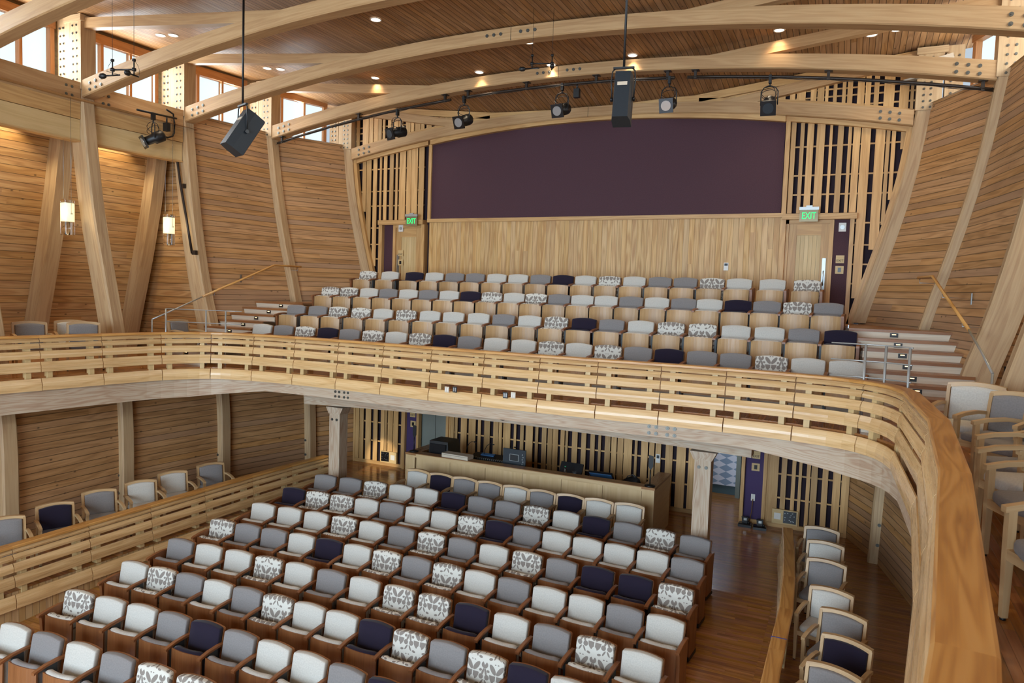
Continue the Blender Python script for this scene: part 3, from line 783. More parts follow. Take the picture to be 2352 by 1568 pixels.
# split into convex-ish strips
k1=min(range(len(bp)),key=lambda i:abs(bp[i][1]-9.75)+(0 if bp[i][0]<0 else 99)); k2=min(range(len(bp)),key=lambda i:abs(bp[i][1]-9.45)+(0 if bp[i][0]>0 else 99))
E1=edge[:k1+1]; E2=edge[k1:k2+1]; E3=edge[k2:]
slab([(-10.4,E1[0][1])]+E1+[(-10.4,E1[-1][1])],2.72,ZB)
slab([(-10.4,E2[0][1])]+E2+[(10.4,E2[-1][1]),(10.4,12.4),(-10.4,12.4)],2.72,ZB)
slab([(10.4,E3[0][1])]+E3+[(10.4,E3[-1][1])],2.72,ZB)
setting(mb.build('floor_balcony',M['floor']))
mb=MB(); mb.box(-6.6,6.6,12.4,16.6,2.5,2.78); o=setting(mb.build('ceiling_under_balcony',M['riser']))
# tiers: floor level of each row and where it starts
tiers=[(12.42,13.42,3.39),(13.42,14.44,3.835),(14.44,16.6,4.27)]
for i,(y0,y1,z) in enumerate(tiers):
    ex=5.88 if i==2 else 6.1
    mb=MB(); mb.box(-ex,ex,y0,y1,z-.035,z); mb.box(-ex,ex,y0-.03,y0,z-.04,z); o=mb.build('seating_tier',M['tread'])
    tag(o,'wooden floor tier under balcony seats, %s step up from the front'%ordn[i+1],'seating tier','balcony seating tiers')
    mb=MB(); z0=(ZB,3.39,3.835)[i]; mb.box(-6.2,6.2,y0,y0+.03,z0,z-.035); mb.build('riser',M['riser'],o)
    mb=MB(); mb.box(-6.2,6.2,y0+.03,y1,ZB-.3,z-.04); 
    if i<2: pass
# side stairs
NS=9; RI=(4.27-ZB)/NS; TR=.35
for s,side in ((-1,'left'),(1,'right')):
    rt=tag(empty('side_stair',(0,0,0)),'side stair with lit birch risers up the %s side of the balcony seats'%side,'stair','side stairs')
    for i in range(NS):
        z=ZB+RI*(i+1); y=13.4-TR*(NS-1-i)
        xa=5.9 if i>=NS-2 else 6.12 
        y2=y+TR if i<NS-1 else 16.5
        xb0=XW(y,z)+.15; xb1=XW(y2,z)+.15
        mb=MB(); zt_,zb_=z,z-.045
        v=[(s*xa,y-.03,zt_),(s*xb0,y-.03,zt_),(s*xb1,y2,zt_),(s*xa,y2,zt_)]
        mb.rings([[(p[0],p[1],zb_) for p in v],v]) 
        mb=MB(); 
        L=(xb0-xa)
        mb.obox((s*(xa+L/2),y-.015,z-.0225),((1,0,0),(0,1,0),(0,0,1)),(L/2,.02,.0225),i)
        mb.poly([(s*xa,y,zt_),(s*xb0,y,zt_),(s*xb1,y2,zt_),(s*xa,y2,zt_)],[[0,1,2,3]],[[(0,0+i),(L,0+i),(L,TR+i),(0,TR+i)]])
        mb.build('tread',M['tread'],rt)
        mb=MB(); mb.box(s*xa,s*(xb0),y,y+.02,z-RI-.02,z-.045); mb.build('riser',M['riser'],rt)
        lx=6.58+.05*(NS-1-i)
        mb=MB(); mb.box(s*(lx-.06)if s>0 else s*(lx+.06),s*(lx+.06) if s>0 else s*(lx-.06),y-.012,y+.0,z-RI+.02,z-.055); l=mb.build('step_light',M['black'],rt)
        mb=MB(); mb.box(-.03+s*lx,.03+s*lx,y-.016,y-.011,z-.085,z-.072); mb.build('light_slot',M['stepglow'],l)
    mb=MB(); 
# handrails on the side walls
for s,side in ((-1,'left'),(1,'right')):
    rt=tag(empty('wall_handrail',(0,0,0)),'sloping wooden handrail on grey brackets along the %s stair wall'%side,'handrail','stair handrails')
    def hx(y,z): return s*(XW(y,z)-.12)
    pt=[(14.5,5.17,6.95),(13.7,5.17,7.1),(11.8,4.36,7.42)]
    pts=[Vector((s*x,y,z)) for y,z,x in pt]
    mb=MB(); mb.tube(pts,.024,10); mb.build('wood_grip',M['cap'],rt)
    pts=[pts[-1],Vector((s*(7.5),11.2,4.1)),Vector((s*7.55,10.6,3.86))]
    mb=MB(); mb.tube(pts,.016,8); mb.tube([pts[-1],(s*7.55,10.6,ZB)],.016,8); mb.build('steel_extension',M['steel'],rt)
    for y,z,x in ((14.4,5.17,6.97),(13.1,4.91,7.2),(12.1,4.49,7.37)):
        x=s*x; xw=s*(XW(y,z)+.1)
        mb=MB(); mb.tube([(x,y,z-.02),(x,y,z-.09),(xw,y,z-.09)],.008,6); mb.obox((xw-s*.012,y,z-.1),((0,0,1),(0,1,0),(1,0,0)),(.09,.022,.008)); mb.build('bracket',M['nickel'],rt)
# steel guard rails at the foot of the stairs
rt=tag(empty('steel_guard_rail',(0,0,0)),'grey steel guard rail with three posts at the left end of the seats','guard rail','steel guard rails')
xs_=[(-7.25,10.7),(-6.35,10.95),(-5.95,11.1)]
for x,y in xs_: mb=MB(); mb.tube([(x,y,ZB),(x,y,4.10)],.018,10); mb.build('rail_upright',M['steel'],rt)
for z in (4.10,3.83,3.57):
    mb=MB(); mb.tube([(xs_[0][0],xs_[0][1],z),(xs_[1][0],xs_[1][1],z),(xs_[2][0],xs_[2][1],z),(-5.6,11.2,z)],.009,8); mb.build('rail_bar',M['steel'],rt)
rt=tag(empty('steel_guard_rail',(0,0,0)),'grey steel guard rail with three posts at the right corner of the balcony','guard rail','steel guard rails')
xs_=[(6.12,10.62),(6.36,10.58),(6.62,10.35)]
for x,y in xs_: mb=MB(); mb.tube([(x,y,ZB),(x,y,4.14)],.018,10); mb.build('rail_upright',M['steel'],rt)
for z in (4.14,3.92,3.7):
    mb=MB(); mb.tube([(5.7,10.66,z),(6.12,10.62,z),(6.36,10.58,z),(6.55,10.45,z),(6.65,10.32,z)],.009,8); mb.build('rail_bar',M['steel'],rt)
# lower side rails
LP=[(-5.0,4.0),(-5.05,5.1),(-5.07,6.3),(-5.1,7.5),(-5.12,8.66),(-5.14,9.86),(-5.15,11.09),(-5.12,12.23),(-5.06,13.38)]
r1,_,_=make_rail('gallery_railing',LP,set(range(20)),.7,'ash board railing along the left side gallery beside the seat rows','',flip=1)
RPp=[(5.2,5.6),(5.26,6.6),(5.29,7.7),(5.29,8.56),(5.30,9.79),(5.25,10.98),(5.16,12.2),(5.05,13.38)]
def rr_(): pass
r2,_,_=make_rail('gallery_railing',RPp,set(range(20)),.7,'ash board railing along the right aisle in front of the gallery chairs','',flip=-1)
r1['group']='ground floor side railings'; r2['group']='ground floor side railings'
mb=MB(); mb.box(5.28,5.45,8.86,8.875,.702,.704); mb.box(5.276,5.28,8.86,8.875,.66,.704); tag(mb.build('blue_tape',M['bluetape']),'strip of blue tape across the right gallery rail cap','tape')
# wall under the side rails (down to the sloping floor)
for s,side in ((-1,'left'),(1,'right')):
    mb=MB(); x=s*5.2
    mb.grid([[(x-s*.1,-3,-1.7),(x-s*.1,13.5,-1.7)],[(x-s*.1,-3,-.0),(x-s*.1,13.5,-.0)]],[[(0,0),(0,16.5)],[(1.7,0),(1.7,16.5)]],False)
    setting(mb.build('wall_gallery_'+side,M['tg']))
# ------------------------------------------------------------ seats
CN={'L':'off-white','G':'grey','N':'dark navy','P':'patterned'}
def back_outline(hw,z0,zs,zc,r=.032,n=5):
    o=[(-hw+r*.6,z0),(hw-r*.6,z0),(hw-.005,z0+.03)]
    for i in range(n+1):
        a=pi/2*i/n; o.append((hw-r+r*cos(a),zs-r+r*sin(a)))
    m=6
    for i in range(1,m):
        x=(hw-r)*(1-2*i/m); o.append((x,zs+(zc-zs)*(1-(x/(hw-r))**2)))
    for i in range(n+1):
        a=pi/2+pi/2*i/n; o.append((-hw+r+r*cos(a),zs-r+r*sin(a)))
    o.append((-hw+.005,z0+.03)); return o
LEAN=.2
def shear(k=LEAN,z0=.85):
    m=Matrix(); m[1][2]=k; m[1][3]=-k*z0; return m   # y += k*(z-z0)
def seat_parts(col,par,hw=.245,pm='seatwood'):
    mb=MB(); mb.pad(back_outline(hw,.40,.826,.85,.026),-.02,.07,.014,.012,shear()); mb.build('back_cushion',M[col],par)
    mb=MB(); o=[(x*1.02,z-.008 if z>.6 else z-.14) for x,z in back_outline(hw,.40,.826,.85,.026)]
    r0=[shear()@Vector((x,-.02,z)) for x,z in o]; r1=[shear()@Vector((x,.012,z)) for x,z in o]
    mb.rings([r0,r1],us=[0,.03]); 
    # give the shell upright grain
    mb2=MB(); n=len(o); mb2.poly([*r0],[list(range(n))],[[(z,x) for x,z in o]]); mb2.poly([*r1],[list(range(n))[::-1]],[[(z,x) for x,z in o][::-1]])
    for i in range(n):
        j=(i+1)%n; mb2.face([r0[i],r0[j],r1[j],r1[i]],[(o[i][1],o[i][0]),(o[j][1],o[j][0]),(o[j][1],o[j][0]+.03),(o[i][1],o[i][0]+.03)])
    mb2.build('back_shell',M['seatwood'],par)
    # folded seat: cushion with curved top between back and panel
    def bow(x): return -.045*(1-(x/hw)**2)
    mb=MB(); hx=hw-.015; R=[]
    for i in range(9):
        x=-hx+2*hx*i/8; b=bow(x); e=.0 if 0<i<8 else .02
        R.append([(x,-.385+b,.25),(x,-.385+b,.6-e),(x,-.37+b,.625-e),(x,-.34+b,.635-e),(x,-.30+b,.625-e),(x,-.285+b,.59-e),(x,-.27+b,.25)])
    mb.rings(R,smooth=True); mb.build('seat_cushion',M[col],par)
    mb=MB(); R=[];us=[]
    for i in range(9):
        x=-hw+2*hw*i/8; b=bow(x)-.39
        top=.605+.012*(1-(x/hw)**2)
        R.append([(x,b-.0,.17),(x,b+.015,top),(x,b-.005,top+.004),(x,b-.02,.17)])
    # panel with upright grain
    for i in range(8):
        a,b=R[i],R[i+1]
        for j in range(4):
            k=(j+1)%4
            mb.face([a[j],b[j],b[k],a[k]],[(a[j][2],a[j][0]),(b[j][2],b[j][0]),(b[k][2],b[k][0]),(a[k][2],a[k][0])],True)
    for Rr in (R[0],R[-1]): mb.face(Rr,[(p[2],p[1]) for p in Rr])
    mb.build('seat_panel',M[pm],par)
def arm_parts(par,x,end=0):
    mb=MB(); w=.026; R=[]
    for y,z in ((-.06,.655),(-.16,.665),(-.32,.655),(-.44,.632),(-.475,.62)):
        R.append([(x-w,y,z-.032),(x+w,y,z-.032),(x+w,y,z-.004),(x+w-.006,y,z),(x-w+.006,y,z),(x-w,y,z-.004)])
    mb.rings(R); mb.build('armrest',M['armwood'],par)
    if end:
        mb=MB(); R=[]
        for z,ya,yb in ((.05,-.40,-.12),(.4,-.42,-.09),(.63,-.44,-.07)): R.append([(x-.024,ya,z),(x+.024,ya,z),(x+.024,yb,z),(x-.024,yb,z)])
        mb.rings(R); mb.build('end_panel',M['armwood'],par)
        mb=MB(); mb.obox((x,-.26,.025),((0,1,0),(1,0,0),(0,0,1)),(.17,.028,.025)); mb.build('foot',M['black'],par)
    else:
        mb=MB(); mb.obox((x,-.25,.32),((0,0,1),(0,1,0),(1,0,0)),(.31,.07,.018)); mb.obox((x,-.25,.01),((0,1,0),(1,0,0),(0,0,1)),(.15,.03,.01)); mb.build('standard',M['seatmetal'],par)
PROT={}
def seat(col,sp,first,last,loc,rz,label,group):
    bal=loc[2]>2; key=(col,round(sp,2),first,last,bal)
    if key not in PROT:
        rt=empty('theatre_seat',loc,rz); seat_parts(col,rt,.245,'seatpale' if bal else 'seatwood')
        arm_parts(rt,sp/2,1 if last else 0)
        if first: arm_parts(rt,-sp/2,1)
        PROT[key]=rt; o=rt
    else:
        o=copy_tree(PROT[key]); o.location=loc; o.rotation_euler=(0,0,rz)
    tag(o,label,'seat',group)
    return o
SEATS={"R1":[[-2.03,12.55],[-1.46,12.53],[-0.9,12.52],[-0.33,12.5],[0.24,12.5],[0.8,12.49],[1.37,12.49],[1.93,12.5],[2.5,12.51]],"R2":[[-3.58,11.57],[-3.0,11.64],[-2.43,11.69],[-1.86,11.74],[-1.29,11.78],[-0.71,11.81],[-0.14,11.83],[0.43,11.83],[1.0,11.83],[1.58,11.82],[2.15,11.79],[2.72,11.76],[3.29,11.71],[3.87,11.65]],"R3":[[-3.63,10.71],[-3.09,10.76],[-2.55,10.81],[-2.01,10.85],[-1.47,10.88],[-0.93,10.91],[-0.39,10.92],[0.15,10.93],[0.69,10.94],[1.22,10.93],[1.76,10.92],[2.3,10.9],[2.84,10.87],[3.38,10.84],[3.92,10.8]],"R4":[[-3.62,9.9],[-3.04,9.95],[-2.46,9.99],[-1.88,10.03],[-1.3,10.05],[-0.71,10.07],[-0.13,10.08],[0.45,10.09],[1.03,10.08],[1.61,10.07],[2.19,10.05],[2.77,10.02],[3.35,9.99],[3.94,9.94]],"R5":[[-3.72,9.04],[-3.17,9.08],[-2.62,9.12],[-2.06,9.16],[-1.51,9.18],[-0.96,9.2],[-0.41,9.22],[0.14,9.22],[0.69,9.22],[1.24,9.21],[1.79,9.2],[2.35,9.17],[2.9,9.15],[3.45,9.11],[4.0,9.07]],"R6":[[-3.69,8.16],[-3.11,8.21],[-2.52,8.25],[-1.93,8.28],[-1.35,8.31],[-0.76,8.33],[-0.17,8.34],[0.42,8.34],[1.0,8.33],[1.59,8.31],[2.18,8.29],[2.76,8.26],[3.35,8.22],[3.94,8.17]],"R7":[[-3.65,7.3],[-3.11,7.34],[-2.57,7.38],[-2.03,7.4],[-1.49,7.42],[-0.95,7.44],[-0.41,7.45],[0.13,7.45],[0.67,7.45],[1.21,7.43],[1.75,7.42],[2.29,7.4],[2.83,7.37],[3.37,7.33],[3.91,7.29]],"R8":[[-3.55,6.37],[-2.99,6.43],[-2.42,6.48],[-1.86,6.51],[-1.3,6.54],[-0.73,6.55],[-0.17,6.55],[0.39,6.54],[0.95,6.51],[1.52,6.48],[2.08,6.43],[2.64,6.37]],"R9":[[-3.46,5.47],[-2.87,5.51],[-2.27,5.55],[-1.68,5.59],[-1.09,5.62],[-0.5,5.66],[0.09,5.7]],"B1":[[-5.25,15.13],[-4.6,15.17],[-3.91,15.21],[-3.34,15.23],[-2.78,15.25],[-2.23,15.27],[-1.66,15.28],[-1.11,15.29],[-0.55,15.3],[0.0,15.3],[0.54,15.3],[1.1,15.29],[1.66,15.28],[2.22,15.27],[2.76,15.25],[3.31,15.23],[3.85,15.21],[4.49,15.18],[5.13,15.14]],"B2":[[-5.58,14.08],[-5.05,14.12],[-4.48,14.15],[-3.95,14.18],[-3.4,14.2],[-2.87,14.22],[-2.33,14.24],[-1.79,14.25],[-1.26,14.26],[-0.72,14.27],[-0.2,14.27],[0.33,14.27],[0.85,14.27],[1.37,14.26],[1.9,14.25],[2.43,14.23],[2.96,14.22],[3.46,14.2],[3.99,14.17],[4.51,14.15],[5.04,14.12],[5.56,14.08]],"B3":[[-5.71,13.04],[-5.11,13.08],[-4.56,13.12],[-3.95,13.15],[-3.37,13.17],[-2.78,13.19],[-2.19,13.21],[-1.62,13.22],[-1.03,13.23],[-0.46,13.24],[0.12,13.24],[0.69,13.24],[1.27,13.23],[1.83,13.22],[2.4,13.21],[2.97,13.19],[3.54,13.16],[4.12,13.14],[4.68,13.11],[5.23,13.08],[5.79,13.04]],"B4":[[-5.73,12.0],[-5.16,12.04],[-4.59,12.07],[-4.01,12.1],[-3.46,12.13],[-2.89,12.15],[-2.33,12.17],[-1.77,12.18],[-1.22,12.19],[-0.67,12.2],[-0.1,12.2],[0.47,12.2],[1.03,12.19],[1.56,12.19],[2.11,12.17],[2.65,12.16],[3.19,12.14],[3.74,12.12],[4.28,12.09],[4.83,12.06],[5.37,12.03],[5.91,11.99]]}
FAB={'B1':'PLNLGGLLGNLPLGGPLLP','B2':'PPLGLGLNPLPGLLGLGLNGPG','B3':'GGPPLPLLLGLPNGLPPLLGN','B4':'LGPNGPLPNGLLPLPGNGGPLL',
'R1':'LNGGLGNLL','R2':'GGPLLNGGPLNGPG','R3':'NPPLGLLPNGLLLLG','R4':'LLLPLGPGLPGNNP','R5':'PGGLNLPGPLGLLGL','R6':'GLLPLGLPPNLGPL','R7':'LPGLGPLLNPGPNLG','R8':'PLLGNGLLGNPL','R9':'LGLGPPG'}
ZK=dict(B1=4.27,B2=3.835,B3=3.39,B4=2.97)
RN={'B1':'back balcony row','B2':'third balcony row','B3':'second balcony row','B4':'balcony row just behind the railing',
'R2':'ground-floor row nearest the desk','R3':'second ground-floor row from the desk','R4':'third ground-floor row from the desk','R5':'fourth ground-floor row from the desk','R6':'fifth ground-floor row from the desk','R7':'sixth ground-floor row from the desk','R8':'seventh ground-floor row from the desk','R9':'frontmost ground-floor row'}
for rk,lst in SEATS.items():
    if rk=='R1': continue
    n=len(lst); sp=(lst[-1][0]-lst[0][0])/(n-1)
    for i,(x,y) in enumerate(lst):
        z=ZK[rk] if rk[0]=='B' else zfloor(y-.2)-.0
        if rk[0]=='R': z=({'R2':.85,'R3':.77,'R4':.675,'R5':.59,'R6':.51,'R7':.425,'R8':.34,'R9':.25}[rk]-.85)
        a=lst[max(0,i-1)];b=lst[min(n-1,i+1)]; rz=math.atan2(b[1]-a[1],b[0]-a[0])
        gapL=(x-lst[i-1][0]) if i else 9; 
        c=FAB[rk][i]
        lastv=(i==n-1) and rk not in('R8','R9','R7') or (rk=='B1' and i in (16,17))
        seat(c,sp,i==0,lastv,(x,y,z),rz,'%s tip-up seat, %s from left, %s'%(CN[c],ordn[i+1],RN[rk]),('balcony' if rk[0]=='B' else 'ground floor')+' tip-up seats')
# ------------------------------------------------------------ loose armchairs with pale frames
CP={}
def armchair(col,loc,rz,label,group):
    if col not in CP:
        rt=empty('armchair',loc,rz)
        S=shear(.16,.88)
        mb=MB(); mb.pad(back_outline(.235,.47,.825,.85,.02),-.005,.05,.02,.012,S); mb.build('back_cushion',M[col],rt)
        # seat pad lies flat: build in xz then turn
        mb=MB(); T=Matrix.Rotation(-pi/2,4,'X'); out=back_outline(.255,.05,.5,.54,.06)
        Mt=Matrix.Translation((0,0,.40))@Matrix(((1,0,0,0),(0,0,-1,0),(0,-1,0,0),(0,0,0,1)))
        mb.pad(out,0,.075,.03,.02,Mt); mb.build('seat_cushion',M[col],rt)
        mb=MB(); R=[]
        for i in range(9):
            x=-.275+.55*i/8; b=.02*(1-(x/.275)**2); zt_=.862+.028*(1-(x/.275)**2)
            R.append([S@Vector((x,.03+b,zt_-.05)),S@Vector((x,-.03+b,zt_-.05)),S@Vector((x,-.03+b,zt_)),S@Vector((x,.03+b,zt_))])
        mb.rings(R); mb.build('top_rail',M['chairwood'],rt)
        for sx in (-1,1):
            mb=MB(); x=sx*.262; mb.rings([[S@Vector((x-.018,-.03,z)),S@Vector((x+.018,-.03,z)),S@Vector((x+.018,.028,z)),S@Vector((x-.018,.028,z))] for z in (.42,.6,.845)]); mb.build('back_post',M['chairwood'],rt)
            mb=MB(); w=.024; x=sx*.29; R=[]
            for y,z in ((-.07,.66),(-.2,.672),(-.38,.66),(-.52,.63)): R.append([(x-w,y,z-.035),(x+w,y,z-.035),(x+w,y,z),(x-w,y,z)])
            mb.rings(R); mb.build('armrest',M['chairwood'],rt)
            mb=MB(); mb.rings([[(x-a,-.48-a,z),(x+a,-.48-a,z),(x+a,-.48+a,z),(x-a,-.48+a,z)] for z,a in ((.015,.017),(.4,.022),(.62,.022))]); lg=mb.build('leg',M['chairwood'],rt)
            mb=MB(); mb.cyl((x,-.48,.007),(0,0,1),.016,.014,10); mb.build('glide',M['black'],lg)
            x=sx*.262
            mb=MB(); mb.rings([[(x-a,y0-a,z),(x+a,y0-a,z),(x+a,y0+a,z),(x-a,y0+a,z)] for z,a,y0 in ((.015,.016,-.0),(.44,.02,-.075))]); lg=mb.build('leg',M['chairwood'],rt)
            mb=MB(); mb.cyl((x,0,.007),(0,0,1),.016,.014,10); mb.build('glide',M['black'],lg)
        mb=MB(); mb.box(-.27,.27,-.5,-.46,.34,.4); mb.box(-.27,.27,-.1,-.06,.34,.4); mb.box(-.28,-.25,-.48,-.08,.34,.4); mb.box(.25,.28,-.48,-.08,.34,.4); mb.build('seat_frame',M['chairwood'],rt)
        CP[col]=rt; o=rt
    else:
        o=copy_tree(CP[col]); o.location=loc; o.rotation_euler=(0,0,rz)
    return tag(o,label,'armchair',group)
for i,(x,y) in enumerate(SEATS['R1']):
    c=FAB['R1'][i]; armchair(c,(x,y+.03,.06),0,'pale-framed %s armchair, %s from the left in front of the desk'%(CN[c],ordn[i+1]),'armchairs in front of the desk')
lg=[(-5.84,10.64,'G'),(-5.91,9.76,'L'),(-5.83,8.98,'L'),(-5.88,8.18,'G'),(-5.75,7.3,'N'),(-5.67,6.45,'G')]
for i,(x,y,c) in enumerate(lg):
    armchair(c,(x-.3,y+.25,0),rad(68),'%s armchair on the left ground-floor gallery, %s from the rear'%(CN[c],ordn[i+1]),'armchairs in the left gallery')
rg=[(5.62,13.09,'G',-8),(5.70,12.32,'L',-10),(5.74,11.43,'G',-12),(5.83,10.3,'L',-14),(5.98,9.58,'G',-18),(6.02,8.81,'N',-20),(5.9,8.04,'G',-18),(5.9,7.3,'L',-18)]
for i,(x,y,c,a) in enumerate(rg):
    armchair(c,(x+.07,y,0),rad(a),'%s armchair behind the right gallery rail, %s from the rear'%(CN[c],ordn[i+1]),'armchairs in the right gallery')
ru=[(7.2,9.2,'L',-22),(7.46,8.45,'G',-42),(7.6,7.9,'G',-66),(7.5,6.96,'G',-70),(7.42,6.3,'L',-70),(7.38,5.66,'G',-70),(7.3,4.5,'G',-70)]
for i,(x,y,c,a) in enumerate(ru):
    armchair(c,(x,y,ZB),rad(a),'%s armchair on the balcony beside the near right railing, %s from the rear'%(CN[c],ordn[i+1]),'armchairs on the right balcony')
lu=[(-7.83,8.23,'G',70),(-8.0,9.12,'L',65),(-7.35,8.95,'G',60),(-7.5,11.2,'G',95)]
ln=['leftmost','between the two ribs','right of the off-white one','behind the steel guard rail']
for i,(x,y,c,a) in enumerate(lu):
    armchair(c,(x,y,ZB),rad(a),'%s armchair on the left balcony, %s'%(CN[c],ln[i]),'armchairs on the left balcony')
# ------------------------------------------------------------ fittings
def text(s,size,loc,rot,mat,parent,name,ext=.002,sx=1):
    c=D.curves.new(name,'FONT'); c.body=s; c.size=size; c.extrude=ext; c.align_x='CENTER'; c.align_y='CENTER'; c.offset=0
    tmp=D.objects.new(name+'_src',c); COL.objects.link(tmp)
    dg=bpy.context.evaluated_depsgraph_get(); me=D.meshes.new_from_object(tmp.evaluated_get(dg)); D.objects.remove(tmp)
    me.materials.clear(); me.materials.append(mat)
    if not me.uv_layers: me.uv_layers.new(name='UVMap')
    o=D.objects.new(name,me); COL.objects.link(o); o.location=loc; o.rotation_euler=rot; o.scale=(sx,1,1)
    if parent: o.parent=parent
    return o
def recessed_light(x,y,i):
    z=zceil(x,y)-.004
    rt=empty('recessed_downlight',(x,y,z))
    mb=MB(); n=20
    R=[[(r*cos(2*pi*k/n),r*sin(2*pi*k/n),zz) for k in range(n)] for r,zz in ((.105,.0),(.105,-.012),(.085,-.012),(.082,.0))]
    mb.rings(R,caps=False); mb.build('trim_ring',M['white'],rt)
    mb=MB(); mb.cyl((0,0,-.004),(0,0,1),.084,.006,20); mb.build('diffuser',M['glow'],rt)
    return rt
DL=[(863,44),(1215,96),(1101,165),(862,178),(763,134),(369,80),(398,80),(614,156),(644,158),(945,213),(777,209),(806,211),(1266,148),(1453,126),(1762,129),(1790,68),(2002,79),(2060,67)]
F_=1650.0; yaw,pitch,roll=0.43772056074676857,-0.06573025964798901,0.03321315558400385
CAM=Vector((5.9,0,4.65))
fw=Vector((-sin(yaw)*cos(pitch),cos(yaw)*cos(pitch),sin(pitch))); ri=Vector((cos(yaw),sin(yaw),0)); upv=ri.cross(fw)
r_=cos(roll)*ri+sin(roll)*upv; u_=-sin(roll)*ri+cos(roll)*upv
def ray(px,py): return fw+r_*((px-1176)/F_)-u_*((py-784)/F_)
def on_ceiling(px,py):
    d=ray(px,py); z=9.65
    for _ in range(20):
        t=(z-CAM.z)/d.z; p=CAM+d*t; z=zceil(p.x,p.y)
    return p
def on_y(px,py,y): d=ray(px,py); return CAM+d*(y/d.y)
dlp=[on_ceiling(*p) for p in DL]
desc=['left of centre near the third arch','between second and third arch near the centre','above the second arch left of the hanging microphones','left of centre above the second arch','by the third arch, above the left windows','left one of the pair nearest the left windows, fourth bay','right one of the pair nearest the left windows, fourth bay','left one of the pair near the third left window','right one of the pair near the third left window','above the left end of the rear slats','left one of the pair in the rear left corner','right one of the pair in the rear left corner','just right of the hanging microphones','beside the pole of the right loudspeaker','over the right rear seats, below the strut','right of centre between the top two arches','left one of the pair near the right window','right one of the pair near the right window']
for i,p in enumerate(dlp):
    o=recessed_light(p.x,p.y,i); tag(o,'round recessed ceiling downlight, '+desc[i],'downlight','recessed ceiling downlights')
# loudspeakers
def loudspeaker(loc,yaw_,tilt,label,top,S=.78):
    rt=tag(empty('loudspeaker',loc),label,'loudspeaker','hanging loudspeakers'); rt.scale=(S,S,S); top=loc[2]+(top-loc[2])/S
    R=Matrix.Rotation(yaw_,4,'Z')@Matrix.Rotation(tilt,4,'X')
    w,d,h=.15,.18,.4
    # wedge cabinet: wide front (-y), narrow back, chamfered bottom
    def sec(z,k=1): return [R@Vector(p) for p in ((-w*k,-d,z),(w*k,-d,z),(w*k,.04,z),(w*.8*k,d,z),(-w*.8*k,d,z),(-w*k,.04,z))]
    mb=MB(); mb.rings([sec(-h),sec(h)]); mb.build('cabinet',M['speaker'],rt)
    mb=MB(); mb.obox(R@Vector((0,-d-.004,0)),[tuple((R.to_3x3()@Vector(a))) for a in ((1,0,0),(0,1,0),(0,0,1))],(w*.94,.006,h*.96)); mb.build('grille',M['black'],rt)
    mb=MB(); mb.obox(R@Vector((0,d+.002,.18)),[tuple((R.to_3x3()@Vector(a))) for a in ((1,0,0),(0,1,0),(0,0,1))],(.08,.003,.03)); mb.build('rating_plate',M['cream'],rt)
    Ry=Matrix.Rotation(yaw_,4,'Z')
    tp=h+.1
    for s in (-1,1):
        mb=MB(); mb.tube([Ry@Vector((s*(w+.025),0,0)),Ry@Vector((s*(w+.045),0,.3)),Ry@Vector((s*(w+.03),0,tp-.05)),Ry@Vector((s*(w-.02),0,tp))],.012,8); mb.build('bracket_arm',M['black'],rt)
        mb=MB(); mb.cyl(Ry@Vector((s*(w+.03),0,0)),Ry@Vector((1,0,0)),.035,.04,12); mb.build('pivot_knob',M['blackgloss'],rt)
    mb=MB(); mb.beam(Ry@Vector((-w-.02,0,tp)),Ry@Vector((w+.02,0,tp)),.05,.03); mb.build('yoke_bar',M['black'],rt)
    mb=MB(); mb.tube([(0,0,tp),(0,0,top-loc[2])],.02,10); mb.build('hanging_pole',M['black'],rt)
    return rt
p=on_y(1430,228,9.0); loudspeaker((p.x,9.0,p.z),rad(190),rad(15),'black loudspeaker on a pole in front of the purple wall panel',zceil(p.x,9))
p=on_y(557,305,9.0); loudspeaker((p.x,9.0,p.z),rad(160),rad(32),'black loudspeaker on a pole before the left clerestory windows',zceil(p.x,9),.9)
# lighting pipe under arch B
def pipe_z(x): return arch_low('B',x)-.13
for i,(a,b) in enumerate(((-7.75,-2.6),(-2.3,2.5),(2.75,7.85))):
    rt=tag(empty('lighting_pipe',(0,0,0)),['left','middle','right'][i]+' section of black lighting pipe under the second roof arch','pipe','lighting pipe sections')
    mb=MB(); mb.tube([(a+(b-a)*k/10,14.45,pipe_z(a+(b-a)*k/10)) for k in range(11)],.028,10); mb.build('pipe_tube',M['bronze'],rt)
    for k in (.03,.5,.97) if i!=1 else (.03,.33,.66,.97):
        x=a+(b-a)*k; mb=MB(); z=arch_low('B',x); mb.box(x-.07,x+.07,14.38,14.52,z-.015,z-.0); mb.box(x-.025,x+.025,14.425,14.475,z-.16,z-.01); mb.build('pipe_clamp',M['bronze'],rt)
    mb=MB(); pts=[]
    for k in range(25):
        x=a+(b-a)*k/24; pts.append((x,14.41+.012*sin(k*1.9),pipe_z(x)-.035-.02*abs(sin(k*.8))))
    mb.tube(pts,.006,5); mb.build('pipe_cable',M['black'],rt)
